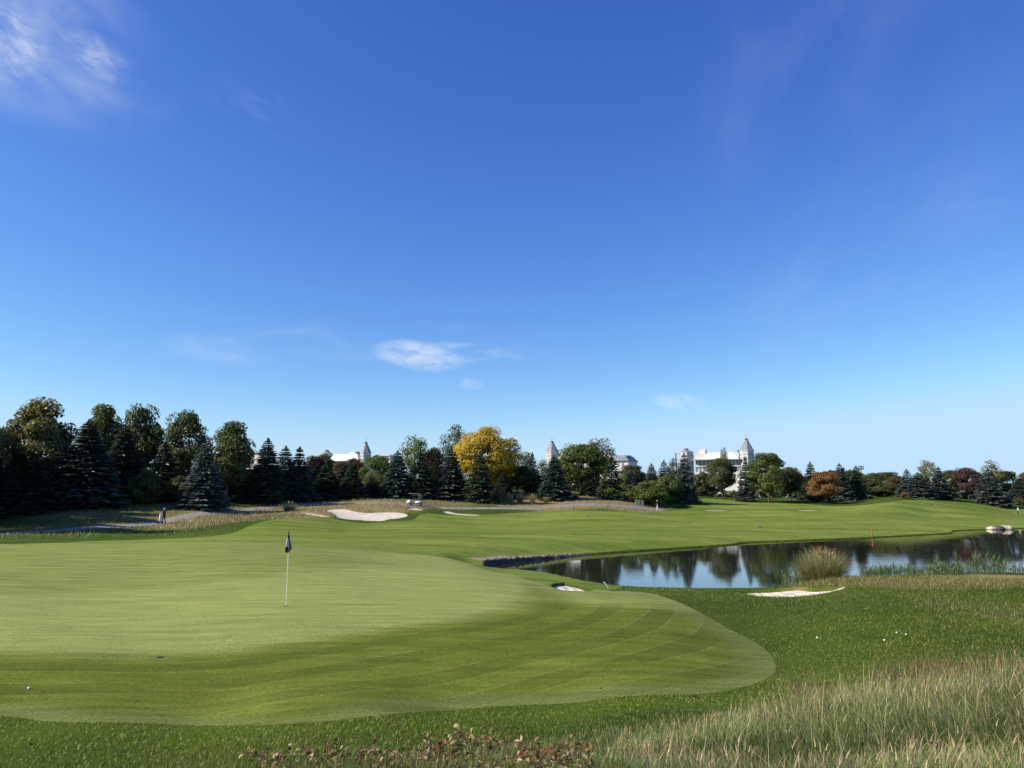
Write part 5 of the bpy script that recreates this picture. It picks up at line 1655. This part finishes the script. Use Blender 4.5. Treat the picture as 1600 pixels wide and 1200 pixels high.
def person(px, d, heading, label, J, shirt, pants, shoes, hat, hair, h=1.76, sleeve_skin=True):
    """J: joints (x right, y forward, z up) of a figure 1.76 m tall; one skinned body"""
    names = list(J); idx = {n_: i for i, n_ in enumerate(names)}
    bones = [('pelvis', 'waist'), ('waist', 'chest'), ('chest', 'neck'), ('neck', 'jaw'), ('jaw', 'head')]
    for s in 'LR':
        bones += [('chest', 'sh' + s), ('sh' + s, 'el' + s), ('el' + s, 'wr' + s), ('wr' + s, 'ha' + s), ('ha' + s, 'fi' + s), ('wr' + s, 'tb' + s), ('pelvis', 'hip' + s), ('hip' + s, 'kn' + s), ('kn' + s, 'an' + s), ('an' + s, 'to' + s)]
    rad_ = {'pelvis': (0.165, 0.125), 'waist': (0.15, 0.11), 'chest': (0.175, 0.125), 'neck': (0.058, 0.058), 'jaw': (0.072, 0.08), 'head': (0.085, 0.098), 'sh': (0.07, 0.07), 'el': (0.045, 0.045), 'wr': (0.03, 0.03), 'ha': (0.038, 0.022), 'fi': (0.028, 0.014), 'tb': (0.012, 0.012), 'hip': (0.095, 0.095), 'kn': (0.062, 0.062), 'an': (0.043, 0.043), 'to': (0.04, 0.03)}
    me = bpy.data.meshes.new('body'); me.from_pydata([J[n_] for n_ in names], [(idx[a], idx[b_]) for a, b_ in bones], [])
    o = bpy.data.objects.new('tmp', me); COL.objects.link(o)
    md = o.modifiers.new('s', 'SKIN'); md.use_smooth_shade = True
    o.modifiers.new('sub', 'SUBSURF').levels = 2
    for n_ in names:
        r_ = rad_.get(n_) or rad_[n_[:2] if n_[:3] != 'hip' else 'hip']
        v = me.skin_vertices[0].data[idx[n_]]; v.radius = r_; v.use_root = n_ == 'pelvis'
    dg = bpy.context.evaluated_depsgraph_get()
    bme = bpy.data.meshes.new_from_object(o.evaluated_get(dg)); bme.name = 'body'
    bpy.data.objects.remove(o)
    g = ground_at(px, d)
    rt = empty('person', g, heading); tag(rt, label, 'person', 'people on the course')
    rt.scale = (h / 1.76,) * 3
    for m_ in (shirt, pants, shoes, M['skin']): bme.materials.append(m_)
    segs = []
    for a, b_ in bones:
        if a in ('neck', 'jaw') or b_[:2] in ('ha', 'fi', 'tb'): mi = 3
        elif b_[:2] in ('kn', 'an') or b_[:3] == 'hip' : mi = 1
        elif b_[:2] == 'to': mi = 2
        elif b_[:2] == 'wr': mi = 3 if sleeve_skin else 0
        else: mi = 0
        segs.append((Vector(J[a]), Vector(J[b_]), mi, b_))
    for p in bme.polygons:
        c = p.center; best = (9, 0)
        for a, b_, mi, nm in segs:
            e = b_ - a; t = max(0, min(1, (c - a).dot(e) / max(e.length_squared, 1e-6))); dd_ = (c - a - e * t).length
            if nm in ('waist', 'chest'): dd_ -= 0.08
            if dd_ < best[0]: best = (dd_, mi)
        p.material_index = best[1]
        p.use_smooth = True
    bo = link('body', bme, rt)
    hd = Vector(J['head']); jw = Vector(J['jaw'])
    # face: nose, eyes, mouth and ears on the head
    fw_ = Vector((0, 1, 0))
    f = MB()
    f.tube([tuple(hd * 0.45 + jw * 0.55 + fw_ * 0.085), tuple(hd * 0.25 + jw * 0.75 + fw_ * 0.112)], [0.008, 0.014], 5)
    for s in (-1, 1): f.lathe([(-0.025, 0.008), (0, 0.014), (0.025, 0.008)], 6, c=tuple(hd * 0.4 + jw * 0.6 + Vector((0.088 * s, 0, 0))))
    f.build('face', M['skin'], rt, True)
    if hat is not None:
        hm = MB(); hm.lathe([(-0.02, 0.108), (0.03, 0.106), (0.08, 0.075), (0.105, 0.02)], 14, c=tuple(hd + Vector((0, 0, 0.02))))
        hm.box(tuple(hd + Vector((0, 0.14, 0.01))), (0.16, 0.13, 0.015)); hm.build('cap', hat, rt, True)
    hr = MB(); hr.lathe([(-0.10, 0.07), (-0.05, 0.098), (0.03, 0.103), (0.08, 0.075), (0.11, 0.01)], 14, c=tuple(hd + Vector((0, -0.018, -0.01)))); hr.build('hair', hair, rt, True)
    return rt


def stand():
    J = {'pelvis': (0, 0, 0.95), 'waist': (0, 0, 1.1), 'chest': (0, 0, 1.33), 'neck': (0, 0.0, 1.49), 'jaw': (0, 0.03, 1.57), 'head': (0, 0.02, 1.66)}
    for s, k in (('L', -1), ('R', 1)):
        J.update({'sh' + s: (0.185 * k, 0, 1.41), 'el' + s: (0.24 * k, -0.02, 1.12), 'wr' + s: (0.25 * k, 0.06, 0.88), 'ha' + s: (0.25 * k, 0.08, 0.81), 'fi' + s: (0.245 * k, 0.10, 0.73), 'tb' + s: (0.21 * k, 0.12, 0.80),
                  'hip' + s: (0.095 * k, 0, 0.90), 'kn' + s: (0.10 * k, 0.02, 0.50), 'an' + s: (0.10 * k, -0.02, 0.08), 'to' + s: (0.11 * k, 0.15, 0.035)})
    return J


dkc = cloth_mat('dark_navy_cloth', (0.012, 0.013, 0.020)); blk = cloth_mat('black_cloth', (0.010, 0.010, 0.011)); whc = cloth_mat('white_cloth', (0.75, 0.75, 0.73)); gyc = cloth_mat('grey_cloth', (0.45, 0.49, 0.48)); hairm = cloth_mat('dark_hair', (0.02, 0.014, 0.01))
# walker on the left path holding an upright white golf bag on a push cart
J = stand()
J.update({'elL': (-0.27, 0.12, 1.18), 'wrL': (-0.26, 0.34, 1.14), 'haL': (-0.25, 0.41, 1.14), 'fiL': (-0.25, 0.45, 1.09), 'tbL': (-0.21, 0.42, 1.16), 'elR': (0.27, 0.10, 1.17), 'wrR': (0.2, 0.33, 1.14), 'haR': (0.18, 0.40, 1.14), 'fiR': (0.17, 0.45, 1.09), 'tbR': (0.14, 0.40, 1.16),
          'knL': (-0.10, 0.16, 0.52), 'anL': (-0.10, 0.14, 0.09), 'toL': (-0.11, 0.32, 0.04), 'knR': (0.10, 0.0, 0.50), 'anR': (0.10, -0.2, 0.12), 'toR': (0.11, -0.05, 0.03)})
person(256, 95.0, R(80), 'person in dark clothes on the left path pushing an upright white golf bag', J, dkc, blk, blk, whc, hairm, 1.82)
g = ground_at(249.6, 95.0)
rt = empty('golf_push_cart', g, R(80)); tag(rt, 'upright white golf bag on a push cart held by the walker on the path', 'push cart')
bagp = MB(); bagp.lathe([(0.0, 0.11), (0.06, 0.13), (0.5, 0.125), (0.9, 0.14), (0.96, 0.15)], 12).build('bag', M['white_paint'], rt, True, loc=(0, 0.05, 0.22), rot=(R(8), 0, 0))
for k, (xx, yy) in enumerate(((0.03, 0.02), (-0.05, 0.04), (0.05, -0.05), (-0.04, -0.05))):
    MB().tube([(xx, yy, 1.1), (xx * 1.4, yy - 0.05, 1.32)], 0.008, 4).box((xx * 1.4, yy - 0.07, 1.33), (0.05, 0.1, 0.05), bevel=0.01).build('golf_club', M['canopy'], rt)
MB().tube([(0, 0.15, 0.15), (0, -0.1, 0.7), (0, -0.36, 1.12)], 0.016, 6).tube([(-0.25, -0.36, 1.12), (0.25, -0.36, 1.12)], 0.016, 6).build('handle', M['canopy'], rt)
MB().tube([(-0.32, -0.05, 0.15), (0.32, -0.05, 0.15)], 0.014, 5).tube([(0, -0.05, 0.15), (0, 0.45, 0.13)], 0.014, 5).build('axle_frame', M['canopy'], rt)
for xx, yy, rr_ in ((-0.32, -0.05, 0.15), (0.32, -0.05, 0.15), (0, 0.45, 0.12)):
    MB().lathe([(-0.02, rr_ * 0.7), (-0.02, rr_), (0.02, rr_), (0.02, rr_ * 0.7)], 16).build('wheel', M['rubber'], rt, loc=(xx, yy, rr_), rot=(0, R(90), 0))
# golfer by the shrubs
J = stand()
J.update({'elR': (0.26, 0.06, 1.15), 'wrR': (0.2, 0.28, 1.05), 'haR': (0.18, 0.35, 1.03), 'fiR': (0.17, 0.42, 1.0), 'tbR': (0.13, 0.36, 1.06), 'knL': (-0.10, 0.12, 0.52), 'anL': (-0.10, 0.12, 0.09), 'toL': (-0.11, 0.29, 0.04), 'anR': (0.10, -0.14, 0.10), 'toR': (0.11, 0.02, 0.03)})
person(1027.5, 144.0, R(75), 'golfer in white cap, dark top and white trousers beside the shrubs', J, dkc, whc, whc, whc, hairm, 1.78)
# walker at the right edge
J = stand()
J.update({'knL': (-0.10, 0.24, 0.56), 'anL': (-0.10, 0.42, 0.12), 'toL': (-0.11, 0.58, 0.10), 'knR': (0.10, 0.0, 0.48), 'anR': (0.10, -0.38, 0.16), 'toR': (0.11, -0.26, 0.03), 'elL': (-0.26, -0.2, 1.14), 'wrL': (-0.25, -0.2, 0.9), 'haL': (-0.25, -0.18, 0.83), 'fiL': (-0.25, -0.14, 0.76), 'tbL': (-0.21, -0.13, 0.83), 'elR': (0.26, 0.1, 1.14), 'wrR': (0.24, 0.3, 1.0), 'haR': (0.23, 0.36, 0.97), 'fiR': (0.23, 0.42, 0.93), 'tbR': (0.19, 0.37, 1.0)})
person(1591.5, 172.0, R(75), 'walker in grey top, black trousers and white shoes at the right edge', J, gyc, blk, whc, None, hairm, 1.78)
